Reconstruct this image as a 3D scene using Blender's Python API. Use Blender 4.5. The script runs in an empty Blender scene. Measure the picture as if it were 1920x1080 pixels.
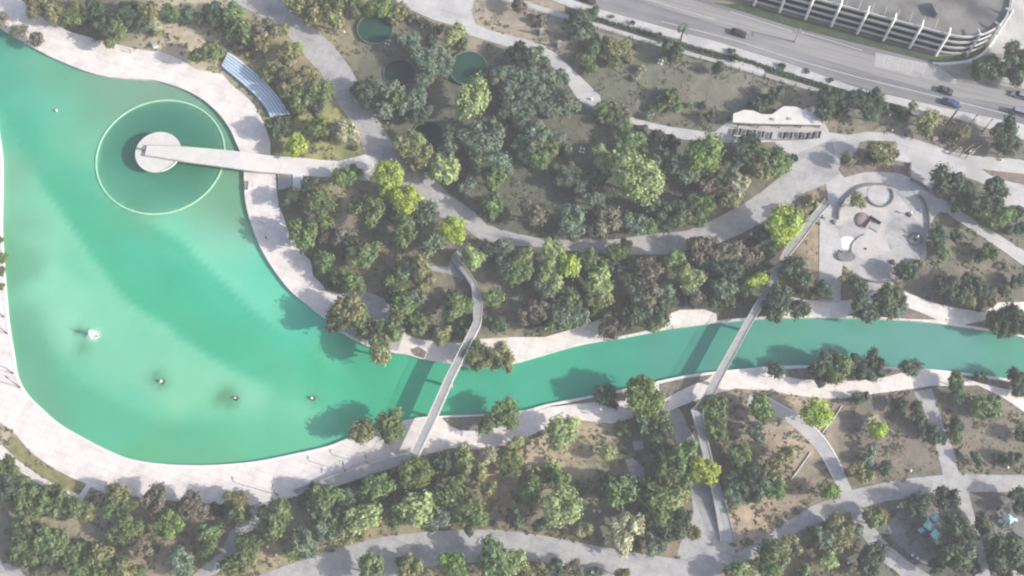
import bpy, bmesh, math, random
from mathutils import Vector, Matrix, geometry, noise
random.seed(7)
SC = bpy.context.scene
COL = SC.collection
# ---------------------------------------------------------------- camera
F, NX, NY, H = 2200.0, 950.0, 1400.0, 280.0        # focal length and nadir point in photo pixels, flying height
_d = Vector((NX-960, -(NY-540), -F)).normalized()
_z = -_d
_x = (Vector((1, 0, 0)) - _z*_z.x).normalized()
_y = _z.cross(_x)
R3 = Matrix((_x, _y, _z))
cam_d = bpy.data.cameras.new('camera'); cam = bpy.data.objects.new('camera', cam_d); COL.objects.link(cam)
cam.matrix_world = Matrix.Translation((0, 0, H)) @ R3.to_4x4()
cam_d.sensor_width = 36; cam_d.lens = F/1920*36; cam_d.clip_start = 1; cam_d.clip_end = 5000
SC.camera = cam
# ---------------------------------------------------------------- light
SUN_AZ = math.atan2(-0.27, 0.96); SUN_EL = math.radians(28)
sv = Vector((math.cos(SUN_EL)*math.cos(SUN_AZ), math.cos(SUN_EL)*math.sin(SUN_AZ), math.sin(SUN_EL)))
sd = bpy.data.lights.new('sun', 'SUN'); so = bpy.data.objects.new('sun', sd); COL.objects.link(so)
sd.energy = 4.2; sd.angle = math.radians(0.6); sd.color = (1.0, 0.95, 0.88)
so.rotation_euler = sv.to_track_quat('Z', 'Y').to_euler()
w = bpy.data.worlds.new('World'); SC.world = w; w.use_nodes = True
wt = w.node_tree; bg = wt.nodes['Background']
sky = wt.nodes.new('ShaderNodeTexSky'); sky.sky_type = 'NISHITA'; sky.sun_disc = False
sky.sun_elevation = SUN_EL; sky.sun_rotation = math.pi/2 - SUN_AZ
sky.dust_density = 3.0; sky.air_density = 1.0
wt.links.new(sky.outputs[0], bg.inputs[0]); bg.inputs[1].default_value = 0.15
SC.view_settings.view_transform = 'Standard'; SC.view_settings.look = 'None'
SC.view_settings.exposure = 0.70; SC.view_settings.gamma = 1
SC.cycles.filter_width = 2.1
SC.cycles.max_bounces = 5; SC.cycles.diffuse_bounces = 3
# ---------------------------------------------------------------- helpers
def W(x, y, h=0.0):
    """point of the place seen at photo pixel (x, y), at height h"""
    c = Vector((x-960, -(y-540), -F)); v = R3 @ c
    t = (H-h)/-v.z
    return Vector((v.x*t, v.y*t, h))
def proj(p):
    c = R3.transposed() @ (Vector(p)-Vector((0, 0, H)))
    return (960 + c.x/-c.z*F, 540 - c.y/-c.z*F)
def smooth(pts, closed=True, n=5):
    """Catmull-Rom through 2D pixel points"""
    out = []; m = len(pts)
    rng = range(m) if closed else range(m-1)
    for i in rng:
        if closed: p = [pts[(i+k-1) % m] for k in range(4)]
        else: p = [pts[max(0, min(m-1, i+k-1))] for k in range(4)]
        for j in range(n):
            t = j/n
            out.append(tuple(0.5*((2*p[1][a]) + (-p[0][a]+p[2][a])*t + (2*p[0][a]-5*p[1][a]+4*p[2][a]-p[3][a])*t*t
                                  + (-p[0][a]+3*p[1][a]-3*p[2][a]+p[3][a])*t**3) for a in (0, 1)))
    if not closed: out.append(tuple(pts[-1]))
    return out
def link(name, me, mats, parent=None):
    o = bpy.data.objects.new(name, me); COL.objects.link(o)
    for m in (mats if isinstance(mats, (list, tuple)) else [mats]): me.materials.append(m)
    if parent: o.parent = parent
    return o
def from_bm(name, bm, mat, parent=None, smooth_faces=False):
    bmesh.ops.recalc_face_normals(bm, faces=bm.faces)
    me = bpy.data.meshes.new(name); bm.to_mesh(me); bm.free()
    if smooth_faces:
        for p in me.polygons: p.use_smooth = True
    return link(name, me, mat, parent)
def tag(o, label=None, cat=None, group=None, kind=None):
    if label: o['label'] = label
    if cat: o['category'] = cat
    if group: o['group'] = group
    if kind: o['kind'] = kind
    return o
def empty(name, loc, rz=0):
    o = bpy.data.objects.new(name, None); COL.objects.link(o); o.location = loc; o.rotation_euler = (0, 0, rz)
    o.empty_display_size = 0.5
    return o
def kids(o): return [c for c in COL.objects if c.parent == o]
def copy_tree(src, parent=None):
    c = src.copy(); COL.objects.link(c); c.parent = parent
    for k in kids(src): copy_tree(k, c)
    return c
def add_box(bm, cx, cy, cz, sx, sy, sz, rot=None, bev=0):
    r = bmesh.ops.create_cube(bm, size=1)
    vs = r['verts']
    bmesh.ops.scale(bm, vec=(sx, sy, sz), verts=vs)
    if bev:
        es = list({e for v in vs for e in v.link_edges})
        rb = bmesh.ops.bevel(bm, geom=es, offset=bev, segments=2, affect='EDGES')
        vs = list({v for f in rb['faces'] for v in f.verts} | {v for v in vs if v.is_valid})
    if rot is not None: bmesh.ops.rotate(bm, cent=(0, 0, 0), matrix=rot if isinstance(rot, Matrix) else Matrix.Rotation(rot, 3, 'Z'), verts=vs)
    bmesh.ops.translate(bm, vec=(cx, cy, cz), verts=vs)
def add_cyl(bm, x, y, z0, z1, r0, r1=None, seg=16, cap=True):
    r1 = r0 if r1 is None else r1
    r = bmesh.ops.create_cone(bm, cap_ends=cap, segments=seg, radius1=r0, radius2=r1, depth=z1-z0)
    bmesh.ops.translate(bm, vec=(x, y, (z0+z1)/2), verts=r['verts'])
def add_bar(bm, a, b, r, seg=8):
    a = Vector(a); b = Vector(b); d = b-a
    q = d.to_track_quat('Z', 'Y').to_matrix()
    rr = bmesh.ops.create_cone(bm, cap_ends=True, segments=seg, radius1=r, radius2=r, depth=d.length)
    bmesh.ops.rotate(bm, cent=(0, 0, 0), matrix=q, verts=rr['verts'])
    bmesh.ops.translate(bm, vec=(a+b)/2, verts=rr['verts'])
def prism(bm, pts, z0, z1):
    """solid from world 2D outline"""
    n = len(pts)
    top = [bm.verts.new((p[0], p[1], z1)) for p in pts]; bot = [bm.verts.new((p[0], p[1], z0)) for p in pts]
    for t in geometry.tessellate_polygon([[Vector((p[0], p[1], 0)) for p in pts]]):
        try: bm.faces.new([top[i] for i in t])
        except ValueError: pass
    for i in range(n): bm.faces.new((top[i], bot[i], bot[(i+1) % n], top[(i+1) % n]))
def tube_ring(bm, cx, cy, r, w, z0, z1, seg=72, a0=0, a1=2*math.pi):
    full = abs(a1-a0-2*math.pi) < 1e-6
    n = seg if full else seg+1
    q = []
    for i in range(n):
        a = a0+(a1-a0)*i/seg
        c, s = math.cos(a), math.sin(a)
        q.append([bm.verts.new((cx+c*rr, cy+s*rr, z)) for rr, z in ((r, z0), (r, z1), (r+w, z1), (r+w, z0))])
    for i in range(n if full else n-1):
        A = q[i]; B = q[(i+1) % n]
        for k in range(4): bm.faces.new((A[k], A[(k+1) % 4], B[(k+1) % 4], B[k]))
    if not full:
        bm.faces.new(q[0]); bm.faces.new(q[-1][::-1])
def inside(p, poly):
    x, y = p[0], p[1]; c = False; j = len(poly)-1
    for i in range(len(poly)):
        xi, yi = poly[i][0], poly[i][1]; xj, yj = poly[j][0], poly[j][1]
        if (yi > y) != (yj > y) and x < (xj-xi)*(y-yi)/(yj-yi)+xi: c = not c
        j = i
    return c
# ---------------------------------------------------------------- materials
def srgb(r, g, b):
    f = lambda c: (c/255/12.92) if c/255 <= 0.04045 else ((c/255+0.055)/1.055)**2.4
    return (f(r), f(g), f(b), 1)
def mat(name, c1, c2=None, scale=0.5, rough=0.85, bump=0.0, bscale=6.0, detail=6, c3=None, scale3=0.06, metal=0, attr=None, spec=0.3, streak=None, joint=0):
    m = bpy.data.materials.new(name); m.use_nodes = True
    nt = m.node_tree; N = nt.nodes; L = nt.links
    b = N['Principled BSDF']; b.inputs['Roughness'].default_value = rough; b.inputs['Metallic'].default_value = metal
    b.inputs['Specular IOR Level'].default_value = spec
    tc = N.new('ShaderNodeTexCoord')
    geo = N.new('ShaderNodeNewGeometry')
    nz = N.new('ShaderNodeTexNoise'); nz.inputs['Scale'].default_value = scale; nz.inputs['Detail'].default_value = detail
    nz.inputs['Roughness'].default_value = 0.65
    pos = geo.outputs['Position']
    if streak is not None:
        r1 = N.new('ShaderNodeMapping'); r1.inputs['Rotation'].default_value = (0, 0, -streak); L.new(pos, r1.inputs[0])
        r2 = N.new('ShaderNodeMapping'); r2.inputs['Scale'].default_value = (0.05, 1.6, 1); L.new(r1.outputs[0], r2.inputs[0]); pos = r2.outputs[0]
    L.new(pos, nz.inputs['Vector'])
    mr = N.new('ShaderNodeMapRange'); mr.inputs[1].default_value = 0.35; mr.inputs[2].default_value = 0.65
    L.new(nz.outputs[0], mr.inputs[0])
    mx = N.new('ShaderNodeMix'); mx.data_type = 'RGBA'
    mx.inputs[6].default_value = c1; mx.inputs[7].default_value = c2 or c1
    L.new(mr.outputs[0], mx.inputs[0]); out = mx.outputs[2]
    if attr:
        at = N.new('ShaderNodeAttribute'); at.attribute_name = attr
        mm = N.new('ShaderNodeMix'); mm.data_type = 'RGBA'; mm.blend_type = 'MULTIPLY'; mm.inputs[0].default_value = 1
        L.new(at.outputs['Color'], mm.inputs[6]); L.new(out, mm.inputs[7]); out = mm.outputs[2]
    if c3:
        n3 = N.new('ShaderNodeTexNoise'); n3.inputs['Scale'].default_value = scale3; n3.inputs['Detail'].default_value = 5
        L.new(geo.outputs['Position'], n3.inputs['Vector'])
        m3 = N.new('ShaderNodeMapRange'); m3.inputs[1].default_value = 0.48; m3.inputs[2].default_value = 0.66
        L.new(n3.outputs[0], m3.inputs[0])
        x3 = N.new('ShaderNodeMix'); x3.data_type = 'RGBA'; x3.inputs[7].default_value = c3
        L.new(m3.outputs[0], x3.inputs[0]); L.new(out, x3.inputs[6]); out = x3.outputs[2]
    if joint:
        br = N.new('ShaderNodeTexBrick'); br.inputs['Scale'].default_value = 1; br.inputs['Brick Width'].default_value = joint; br.inputs['Row Height'].default_value = joint*.6
        br.inputs['Mortar Size'].default_value = 0.05; br.inputs['Color1'].default_value = (1, 1, 1, 1); br.inputs['Color2'].default_value = (.93, .93, .93, 1); br.inputs['Mortar'].default_value = (.72, .72, .72, 1)
        rj = N.new('ShaderNodeMapping'); rj.inputs['Rotation'].default_value = (0, 0, 0.35); L.new(geo.outputs['Position'], rj.inputs[0]); L.new(rj.outputs[0], br.inputs['Vector'])
        mj = N.new('ShaderNodeMix'); mj.data_type = 'RGBA'; mj.blend_type = 'MULTIPLY'; mj.inputs[0].default_value = 1; L.new(out, mj.inputs[6]); L.new(br.outputs[0], mj.inputs[7]); out = mj.outputs[2]
    L.new(out, b.inputs['Base Color'])
    if bump:
        nb = N.new('ShaderNodeTexNoise'); nb.inputs['Scale'].default_value = bscale; nb.inputs['Detail'].default_value = 4
        L.new(geo.outputs['Position'], nb.inputs['Vector'])
        bp = N.new('ShaderNodeBump'); bp.inputs['Strength'].default_value = bump; bp.inputs['Distance'].default_value = 0.3
        L.new(nb.outputs[0], bp.inputs['Height']); L.new(bp.outputs[0], b.inputs['Normal'])
    return m
def leaf_mat(name, c, vary=0.3):
    m = bpy.data.materials.new(name); m.use_nodes = True
    nt = m.node_tree; N = nt.nodes; L = nt.links
    b = N['Principled BSDF']; b.inputs['Roughness'].default_value = 0.6; b.inputs['Specular IOR Level'].default_value = 0.25
    geo = N.new('ShaderNodeNewGeometry'); oi = N.new('ShaderNodeObjectInfo')
    hsv = N.new('ShaderNodeHueSaturation'); hsv.inputs['Color'].default_value = c
    mr = N.new('ShaderNodeMapRange'); mr.inputs[3].default_value = 1-vary; mr.inputs[4].default_value = 1+vary
    L.new(geo.outputs['Random Per Island'], mr.inputs[0])
    mo = N.new('ShaderNodeMapRange'); mo.inputs[3].default_value = 0.8; mo.inputs[4].default_value = 1.2
    L.new(oi.outputs['Random'], mo.inputs[0])
    mu = N.new('ShaderNodeMath'); mu.operation = 'MULTIPLY'
    L.new(mr.outputs[0], mu.inputs[0]); L.new(mo.outputs[0], mu.inputs[1]); 
    nz = N.new('ShaderNodeTexNoise'); nz.inputs['Scale'].default_value = 0.45; nz.inputs['Detail'].default_value = 3; L.new(geo.outputs['Position'], nz.inputs['Vector'])
    mz = N.new('ShaderNodeMapRange'); mz.inputs[1].default_value = 0.3; mz.inputs[2].default_value = 0.7; mz.inputs[3].default_value = 0.7; mz.inputs[4].default_value = 1.3; L.new(nz.outputs[0], mz.inputs[0])
    m2 = N.new('ShaderNodeMath'); m2.operation = 'MULTIPLY'; L.new(mu.outputs[0], m2.inputs[0]); L.new(mz.outputs[0], m2.inputs[1]); L.new(m2.outputs[0], hsv.inputs['Value'])
    ms_ = N.new('ShaderNodeMapRange'); ms_.inputs[1].default_value = 0.3; ms_.inputs[2].default_value = 0.7; ms_.inputs[3].default_value = 1.2; ms_.inputs[4].default_value = 0.8; L.new(nz.outputs[1], ms_.inputs[0]); L.new(ms_.outputs[0], hsv.inputs['Saturation'])
    mh = N.new('ShaderNodeMapRange'); mh.inputs[3].default_value = 0.48; mh.inputs[4].default_value = 0.52
    L.new(oi.outputs['Random'], mh.inputs[0]); L.new(mh.outputs[0], hsv.inputs['Hue'])
    L.new(hsv.outputs[0], b.inputs['Base Color'])
    tr = N.new('ShaderNodeBsdfTranslucent'); L.new(hsv.outputs[0], tr.inputs['Color'])
    ms = N.new('ShaderNodeMixShader'); ms.inputs[0].default_value = 0.28
    L.new(b.outputs[0], ms.inputs[1]); L.new(tr.outputs[0], ms.inputs[2])
    L.new(ms.outputs[0], N['Material Output'].inputs['Surface'])
    return m
M = {}
M['prom'] = mat('pale_paving', (0.64, 0.585, 0.55, 1), (0.72, 0.665, 0.63, 1), 0.25, 0.8, c3=(0.58, 0.54, 0.51, 1), scale3=0.3, joint=3.0)
M['path'] = mat('grey_concrete_path', (0.33, 0.325, 0.325, 1), (0.40, 0.39, 0.385, 1), 0.9, 0.85, c3=(0.27, 0.265, 0.27, 1), scale3=0.2, joint=4.0)
M['plaza'] = mat('plaza_concrete', (0.40, 0.395, 0.39, 1), (0.48, 0.47, 0.46, 1), 0.2, 0.85, c3=(0.35, 0.35, 0.355, 1), scale3=0.15, joint=4.5)
M['white'] = mat('white_concrete', (0.60, 0.60, 0.58, 1), (0.68, 0.68, 0.655, 1), 0.7, 0.7)
M['deck'] = mat('footbridge_concrete', (0.30, 0.30, 0.30, 1), (0.37, 0.37, 0.365, 1), 0.6, 0.8)
M['rail'] = mat('footbridge_rail_metal', (0.34, 0.34, 0.335, 1), (0.42, 0.42, 0.41, 1), 0.6, 0.5, metal=0.2)
M['asph'] = mat('asphalt', (0.13, 0.135, 0.145, 1), (0.20, 0.205, 0.215, 1), 0.5, 0.9, c3=(0.24, 0.24, 0.25, 1), scale3=0.03, streak=-0.29)
M['asph2'] = mat('worn_asphalt', (0.19, 0.19, 0.195, 1), (0.29, 0.285, 0.28, 1), 0.5, 0.9, streak=-0.29)
M['paint'] = mat('road_paint', (0.34, 0.34, 0.34, 1), (0.46, 0.46, 0.45, 1), 1.5, 0.7)
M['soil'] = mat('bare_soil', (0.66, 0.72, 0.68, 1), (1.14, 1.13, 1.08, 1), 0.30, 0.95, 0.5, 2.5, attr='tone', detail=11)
M['bed'] = mat('planting_bed_soil', (0.13, 0.11, 0.095, 1), (0.24, 0.20, 0.17, 1), 0.8, 0.95, 0.5, 3)
M['lawn'] = mat('lawn_grass', (0.15, 0.16, 0.065, 1), (0.29, 0.26, 0.14, 1), 0.5, 0.95, 0.4, 5)
M['dark'] = mat('dark_metal', (0.035, 0.037, 0.04, 1), (0.06, 0.06, 0.065, 1), 2, 0.5)
M['dgrey'] = mat('dark_grey_concrete', (0.13, 0.13, 0.135, 1), (0.19, 0.19, 0.19, 1), 1, 0.8)
M['mgrey'] = mat('mid_grey_concrete', (0.3, 0.3, 0.3, 1), (0.38, 0.38, 0.37, 1), 0.8, 0.8)
M['bark'] = mat('bark', (0.10, 0.075, 0.055, 1), (0.18, 0.14, 0.10, 1), 3, 0.9)
M['glass'] = mat('dark_glass', (0.02, 0.025, 0.03, 1), None, 1, 0.08, spec=0.6)
M['pond'] = mat('dark_green_pool_water', (0.016, 0.056, 0.042, 1), (0.024, 0.072, 0.053, 1), 0.2, 0.35, 0.02, 2, spec=0.2)
M['teal'] = mat('teal_painted_metal', (0.30, 0.58, 0.52, 1), (0.42, 0.70, 0.63, 1), 1, 0.5)
M['gang'] = mat('gangway_concrete', (0.50, 0.475, 0.455, 1), (0.57, 0.545, 0.525, 1), 0.5, 0.8)
M['black'] = mat('nearly_black_pool_water', (0.010, 0.024, 0.022, 1), (0.016, 0.036, 0.030, 1), 0.3, 0.3, spec=0.2)
M['verge'] = mat('shaded_verge_grass', (0.035, 0.055, 0.035, 1), (0.075, 0.095, 0.05, 1), 0.4, 0.95, 0.4, 4)  # shade at the garage foot is painted into this dark green
M['band'] = mat('garage_band_concrete', (0.42, 0.42, 0.42, 1), (0.5, 0.5, 0.49, 1), 0.5, 0.8)
M['sand'] = mat('play_area_floor', (0.38, 0.36, 0.345, 1), (0.47, 0.45, 0.43, 1), 0.35, 0.9, c3=(0.30, 0.295, 0.30, 1), scale3=0.13)
M['blue'] = mat('pale_blue_painted_tread', (0.20, 0.36, 0.55, 1), (0.30, 0.46, 0.64, 1), 0.5, 0.5)
M['spray'] = mat('white_spray', (0.85, 0.9, 0.87, 1), (0.9, 0.95, 0.9, 1), 3, 0.6)
M['ring'] = mat('pale_green_wet_concrete', (0.30, 0.52, 0.37, 1), (0.38, 0.62, 0.44, 1), 0.7, 0.5)
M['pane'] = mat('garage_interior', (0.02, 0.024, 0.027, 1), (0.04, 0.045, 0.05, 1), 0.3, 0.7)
M['roofdeck'] = mat('garage_roof_deck', (0.13, 0.128, 0.122, 1), (0.21, 0.205, 0.195, 1), 0.12, 0.9, c3=(0.08, 0.08, 0.085, 1), scale3=0.09)
M['mound'] = mat('brown_rubber_mound', (0.22, 0.18, 0.17, 1), (0.3, 0.25, 0.23, 1), 1, 0.9)
LC = {'D': ((0.074, 0.107, 0.067, 1), 'dark green'), 'G': ((0.130, 0.182, 0.074, 1), 'mid green'),
      'O': ((0.216, 0.222, 0.106, 1), 'olive green'), 'Y': ((0.310, 0.370, 0.070, 1), 'bright yellow-green'),
      'L': ((0.270, 0.325, 0.140, 1), 'light green'), 'B': ((0.165, 0.155, 0.115, 1), 'brownish'),
      'S': ((0.142, 0.192, 0.132, 1), 'grey-green'), 'P': ((0.360, 0.360, 0.235, 1), 'pale straw-coloured'),
      'V': ((0.150, 0.215, 0.070, 1), 'vivid green')}
for k, (c, n) in LC.items(): M['leaf'+k] = leaf_mat('leaves_'+n.replace(' ', '_').replace('-', '_'), c)
# ================================================================ setting: water, ground, paving
TOPB = [(-60,12),(0,52),(30,70),(75,96),(110,113),(160,133),(205,144),(255,148),(290,150),(325,160),(355,172),(385,190),(410,213),(430,240),
 (443,268),(452,290),(457,320),(458,345),(460,375),(468,410),(480,445),(497,480),(520,515),(547,548),(578,573),(612,600),(655,632),(705,655),
 (757,664),(793,673),(847,682),(880,688),(920,688),(967,680),(1027,663),(1093,645),(1167,633),(1243,618),(1293,611),(1360,603),(1427,597),
 (1507,595),(1607,596),(1707,601),(1773,608),(1857,620),(1920,633),(2010,655),(2150,700)]
BOTB = [(2150,765),(2010,735),(1920,715),(1873,708),(1807,699),(1727,691),(1673,688),(1600,686),(1523,685),(1440,688),(1360,695),(1293,703),
 (1233,715),(1177,728),(1103,743),(1027,758),(980,770),(907,777),(827,780),(773,785),(713,803),(653,822),(613,837),(547,852),(480,865),
 (400,872),(320,871),(250,862),(200,843),(150,817),(110,793),(77,764),(50,737),(33,705),(25,660),(17,610),(12,560),(7,493),(3,427),(4,360),
 (4,300),(-2,250),(-15,180),(-50,100),(-110,40)]
TS = smooth(TOPB, False, 4); BS = smooth(BOTB, False, 4)
LAKE = TS + BS
def near(c, p): return min(range(len(c)), key=lambda i: (c[i][0]-p[0])**2+(c[i][1]-p[1])**2)
def sl(c, p, q):
    i, j = near(c, p), near(c, q)
    return c[i:j+1] if i <= j else c[j:i+1][::-1]
lakeW = [W(x, y, 0) for x, y in LAKE]
lake2 = [(p.x, p.y) for p in lakeW]

def interp(samples, x, y, s):
    tw = 1e-12; c = [0, 0, 0]
    for sx, sy, r, g, b in samples:
        d2 = ((x-sx)**2+(y-sy)**2)/(s*s)
        if d2 > 30: continue
        ww = math.exp(-d2)/(1) + 1e-9
        tw += ww; c[0] += r*ww; c[1] += g*ww; c[2] += b*ww
    return None if tw < 1e-8 else [k/tw for k in c]
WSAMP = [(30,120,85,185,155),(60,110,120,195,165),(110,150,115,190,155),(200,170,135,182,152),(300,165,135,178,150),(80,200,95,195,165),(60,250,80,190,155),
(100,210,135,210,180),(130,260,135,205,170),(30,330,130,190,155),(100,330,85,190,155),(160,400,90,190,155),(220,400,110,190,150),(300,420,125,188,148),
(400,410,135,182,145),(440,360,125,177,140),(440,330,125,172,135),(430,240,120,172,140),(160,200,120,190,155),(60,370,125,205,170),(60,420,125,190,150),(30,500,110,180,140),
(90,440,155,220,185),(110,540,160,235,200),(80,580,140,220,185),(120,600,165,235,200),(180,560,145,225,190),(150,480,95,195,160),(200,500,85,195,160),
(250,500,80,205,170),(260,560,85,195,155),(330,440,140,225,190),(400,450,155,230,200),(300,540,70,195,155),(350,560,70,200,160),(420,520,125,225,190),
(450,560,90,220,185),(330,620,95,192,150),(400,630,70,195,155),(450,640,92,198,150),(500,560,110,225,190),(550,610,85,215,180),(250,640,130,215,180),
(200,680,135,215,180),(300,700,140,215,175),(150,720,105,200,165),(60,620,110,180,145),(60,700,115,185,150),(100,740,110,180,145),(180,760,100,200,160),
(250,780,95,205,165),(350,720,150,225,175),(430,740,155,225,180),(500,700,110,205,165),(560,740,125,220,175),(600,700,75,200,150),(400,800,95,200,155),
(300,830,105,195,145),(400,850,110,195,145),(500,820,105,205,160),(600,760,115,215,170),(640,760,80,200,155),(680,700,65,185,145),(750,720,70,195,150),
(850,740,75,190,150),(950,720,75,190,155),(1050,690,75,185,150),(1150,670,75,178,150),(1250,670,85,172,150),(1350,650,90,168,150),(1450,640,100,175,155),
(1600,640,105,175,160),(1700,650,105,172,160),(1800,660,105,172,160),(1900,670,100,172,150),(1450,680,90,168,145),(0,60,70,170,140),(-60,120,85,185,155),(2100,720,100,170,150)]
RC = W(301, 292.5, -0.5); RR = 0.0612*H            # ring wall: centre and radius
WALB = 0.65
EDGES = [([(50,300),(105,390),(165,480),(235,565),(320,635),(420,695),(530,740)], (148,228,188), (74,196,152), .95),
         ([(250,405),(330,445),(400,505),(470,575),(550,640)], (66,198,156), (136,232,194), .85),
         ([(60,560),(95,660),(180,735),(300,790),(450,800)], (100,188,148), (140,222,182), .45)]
def water_mesh():
    ue = 0
    xs = [p.x for p in lakeW]; ys = [p.y for p in lakeW]
    x0, x1, y0, y1 = min(xs)-4, max(xs)+4, min(ys)-4, max(ys)+4
    st = 1.6; nx = int((x1-x0)/st)+1; ny = int((y1-y0)/st)+1
    vs = [(x0+i*st, y0+j*st, -0.7) for j in range(ny) for i in range(nx)]
    pix = [proj(v) for v in vs]
    fs = []
    for j in range(ny-1):
        for i in range(nx-1):
            a = j*nx+i; fs.append((a, a+1, a+nx+1, a+nx))
    me = bpy.data.meshes.new('water'); me.from_pydata(vs, [], fs)
    ca = me.color_attributes.new('tone', 'FLOAT_COLOR', 'POINT')
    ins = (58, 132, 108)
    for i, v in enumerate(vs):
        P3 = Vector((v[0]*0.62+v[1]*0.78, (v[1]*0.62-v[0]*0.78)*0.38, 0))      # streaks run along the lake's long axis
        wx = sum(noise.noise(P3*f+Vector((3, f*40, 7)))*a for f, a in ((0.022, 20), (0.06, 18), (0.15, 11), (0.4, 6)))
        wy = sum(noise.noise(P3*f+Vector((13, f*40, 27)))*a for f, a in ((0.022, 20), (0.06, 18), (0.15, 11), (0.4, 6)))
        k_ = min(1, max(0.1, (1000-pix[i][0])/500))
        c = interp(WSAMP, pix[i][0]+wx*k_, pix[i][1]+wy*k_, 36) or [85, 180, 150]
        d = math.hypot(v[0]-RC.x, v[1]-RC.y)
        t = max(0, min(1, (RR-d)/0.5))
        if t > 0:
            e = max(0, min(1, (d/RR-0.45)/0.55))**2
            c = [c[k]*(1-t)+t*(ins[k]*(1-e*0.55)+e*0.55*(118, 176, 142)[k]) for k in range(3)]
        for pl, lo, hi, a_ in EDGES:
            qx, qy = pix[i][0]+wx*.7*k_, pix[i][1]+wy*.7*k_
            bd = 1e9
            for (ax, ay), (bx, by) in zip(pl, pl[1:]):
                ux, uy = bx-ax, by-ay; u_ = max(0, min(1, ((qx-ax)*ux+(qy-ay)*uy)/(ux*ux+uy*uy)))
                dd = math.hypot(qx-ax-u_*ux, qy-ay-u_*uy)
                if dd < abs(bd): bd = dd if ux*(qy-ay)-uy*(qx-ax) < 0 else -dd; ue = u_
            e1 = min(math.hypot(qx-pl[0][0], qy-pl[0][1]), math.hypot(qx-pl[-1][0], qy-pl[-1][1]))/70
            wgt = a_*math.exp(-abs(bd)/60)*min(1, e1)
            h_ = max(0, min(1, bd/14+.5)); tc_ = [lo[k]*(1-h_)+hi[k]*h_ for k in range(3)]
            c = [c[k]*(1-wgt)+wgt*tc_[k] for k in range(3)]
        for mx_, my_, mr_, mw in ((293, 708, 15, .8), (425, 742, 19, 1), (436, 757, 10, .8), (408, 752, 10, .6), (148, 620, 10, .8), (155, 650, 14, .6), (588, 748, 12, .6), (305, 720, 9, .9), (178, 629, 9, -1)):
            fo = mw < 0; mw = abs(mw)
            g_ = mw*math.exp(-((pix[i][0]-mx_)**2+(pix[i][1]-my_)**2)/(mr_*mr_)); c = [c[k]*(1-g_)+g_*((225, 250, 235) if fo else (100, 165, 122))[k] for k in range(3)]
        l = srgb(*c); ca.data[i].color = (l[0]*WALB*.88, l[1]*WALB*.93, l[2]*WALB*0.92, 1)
    return me
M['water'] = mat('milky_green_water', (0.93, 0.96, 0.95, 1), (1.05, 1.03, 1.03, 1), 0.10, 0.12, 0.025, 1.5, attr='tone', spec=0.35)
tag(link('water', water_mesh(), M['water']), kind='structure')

# ground sheet with the lake cut out, soil tones by area with wood shade and right-side haze painted in
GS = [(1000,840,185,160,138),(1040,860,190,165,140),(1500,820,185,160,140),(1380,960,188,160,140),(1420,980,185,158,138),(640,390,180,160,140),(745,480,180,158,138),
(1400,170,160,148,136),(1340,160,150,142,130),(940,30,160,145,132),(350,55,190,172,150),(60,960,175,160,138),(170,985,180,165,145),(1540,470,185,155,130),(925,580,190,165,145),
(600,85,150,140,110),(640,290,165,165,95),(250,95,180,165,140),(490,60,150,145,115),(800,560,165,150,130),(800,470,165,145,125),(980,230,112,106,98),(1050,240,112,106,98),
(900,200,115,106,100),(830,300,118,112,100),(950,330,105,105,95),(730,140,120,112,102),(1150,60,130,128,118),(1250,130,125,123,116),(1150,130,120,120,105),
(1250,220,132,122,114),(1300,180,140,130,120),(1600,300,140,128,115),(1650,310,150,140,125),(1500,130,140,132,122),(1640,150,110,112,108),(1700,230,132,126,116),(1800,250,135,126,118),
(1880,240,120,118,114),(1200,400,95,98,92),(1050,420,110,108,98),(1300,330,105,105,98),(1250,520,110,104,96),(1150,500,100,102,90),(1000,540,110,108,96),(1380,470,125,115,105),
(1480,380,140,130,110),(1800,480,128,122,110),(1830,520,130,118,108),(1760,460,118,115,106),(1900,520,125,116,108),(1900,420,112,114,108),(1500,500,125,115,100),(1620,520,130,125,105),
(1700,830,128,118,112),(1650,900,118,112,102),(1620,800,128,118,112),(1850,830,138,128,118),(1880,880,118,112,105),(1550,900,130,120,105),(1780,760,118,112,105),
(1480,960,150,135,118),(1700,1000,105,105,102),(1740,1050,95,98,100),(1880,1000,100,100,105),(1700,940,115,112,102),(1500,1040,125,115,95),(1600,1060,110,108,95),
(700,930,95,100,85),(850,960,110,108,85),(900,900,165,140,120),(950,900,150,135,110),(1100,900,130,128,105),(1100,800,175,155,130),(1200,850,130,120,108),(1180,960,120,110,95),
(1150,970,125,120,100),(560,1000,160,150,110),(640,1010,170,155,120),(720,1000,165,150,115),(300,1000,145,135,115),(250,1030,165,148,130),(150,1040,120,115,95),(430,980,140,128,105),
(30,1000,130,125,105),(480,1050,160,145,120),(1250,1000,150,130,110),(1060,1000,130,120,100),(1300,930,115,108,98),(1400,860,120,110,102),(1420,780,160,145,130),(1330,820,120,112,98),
(590,470,110,108,92),(560,380,105,106,92),(700,430,115,108,98),(860,620,150,138,118),(740,600,150,142,135),(1100,560,95,95,85),(90,40,110,108,92),(200,60,105,105,90)]
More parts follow.
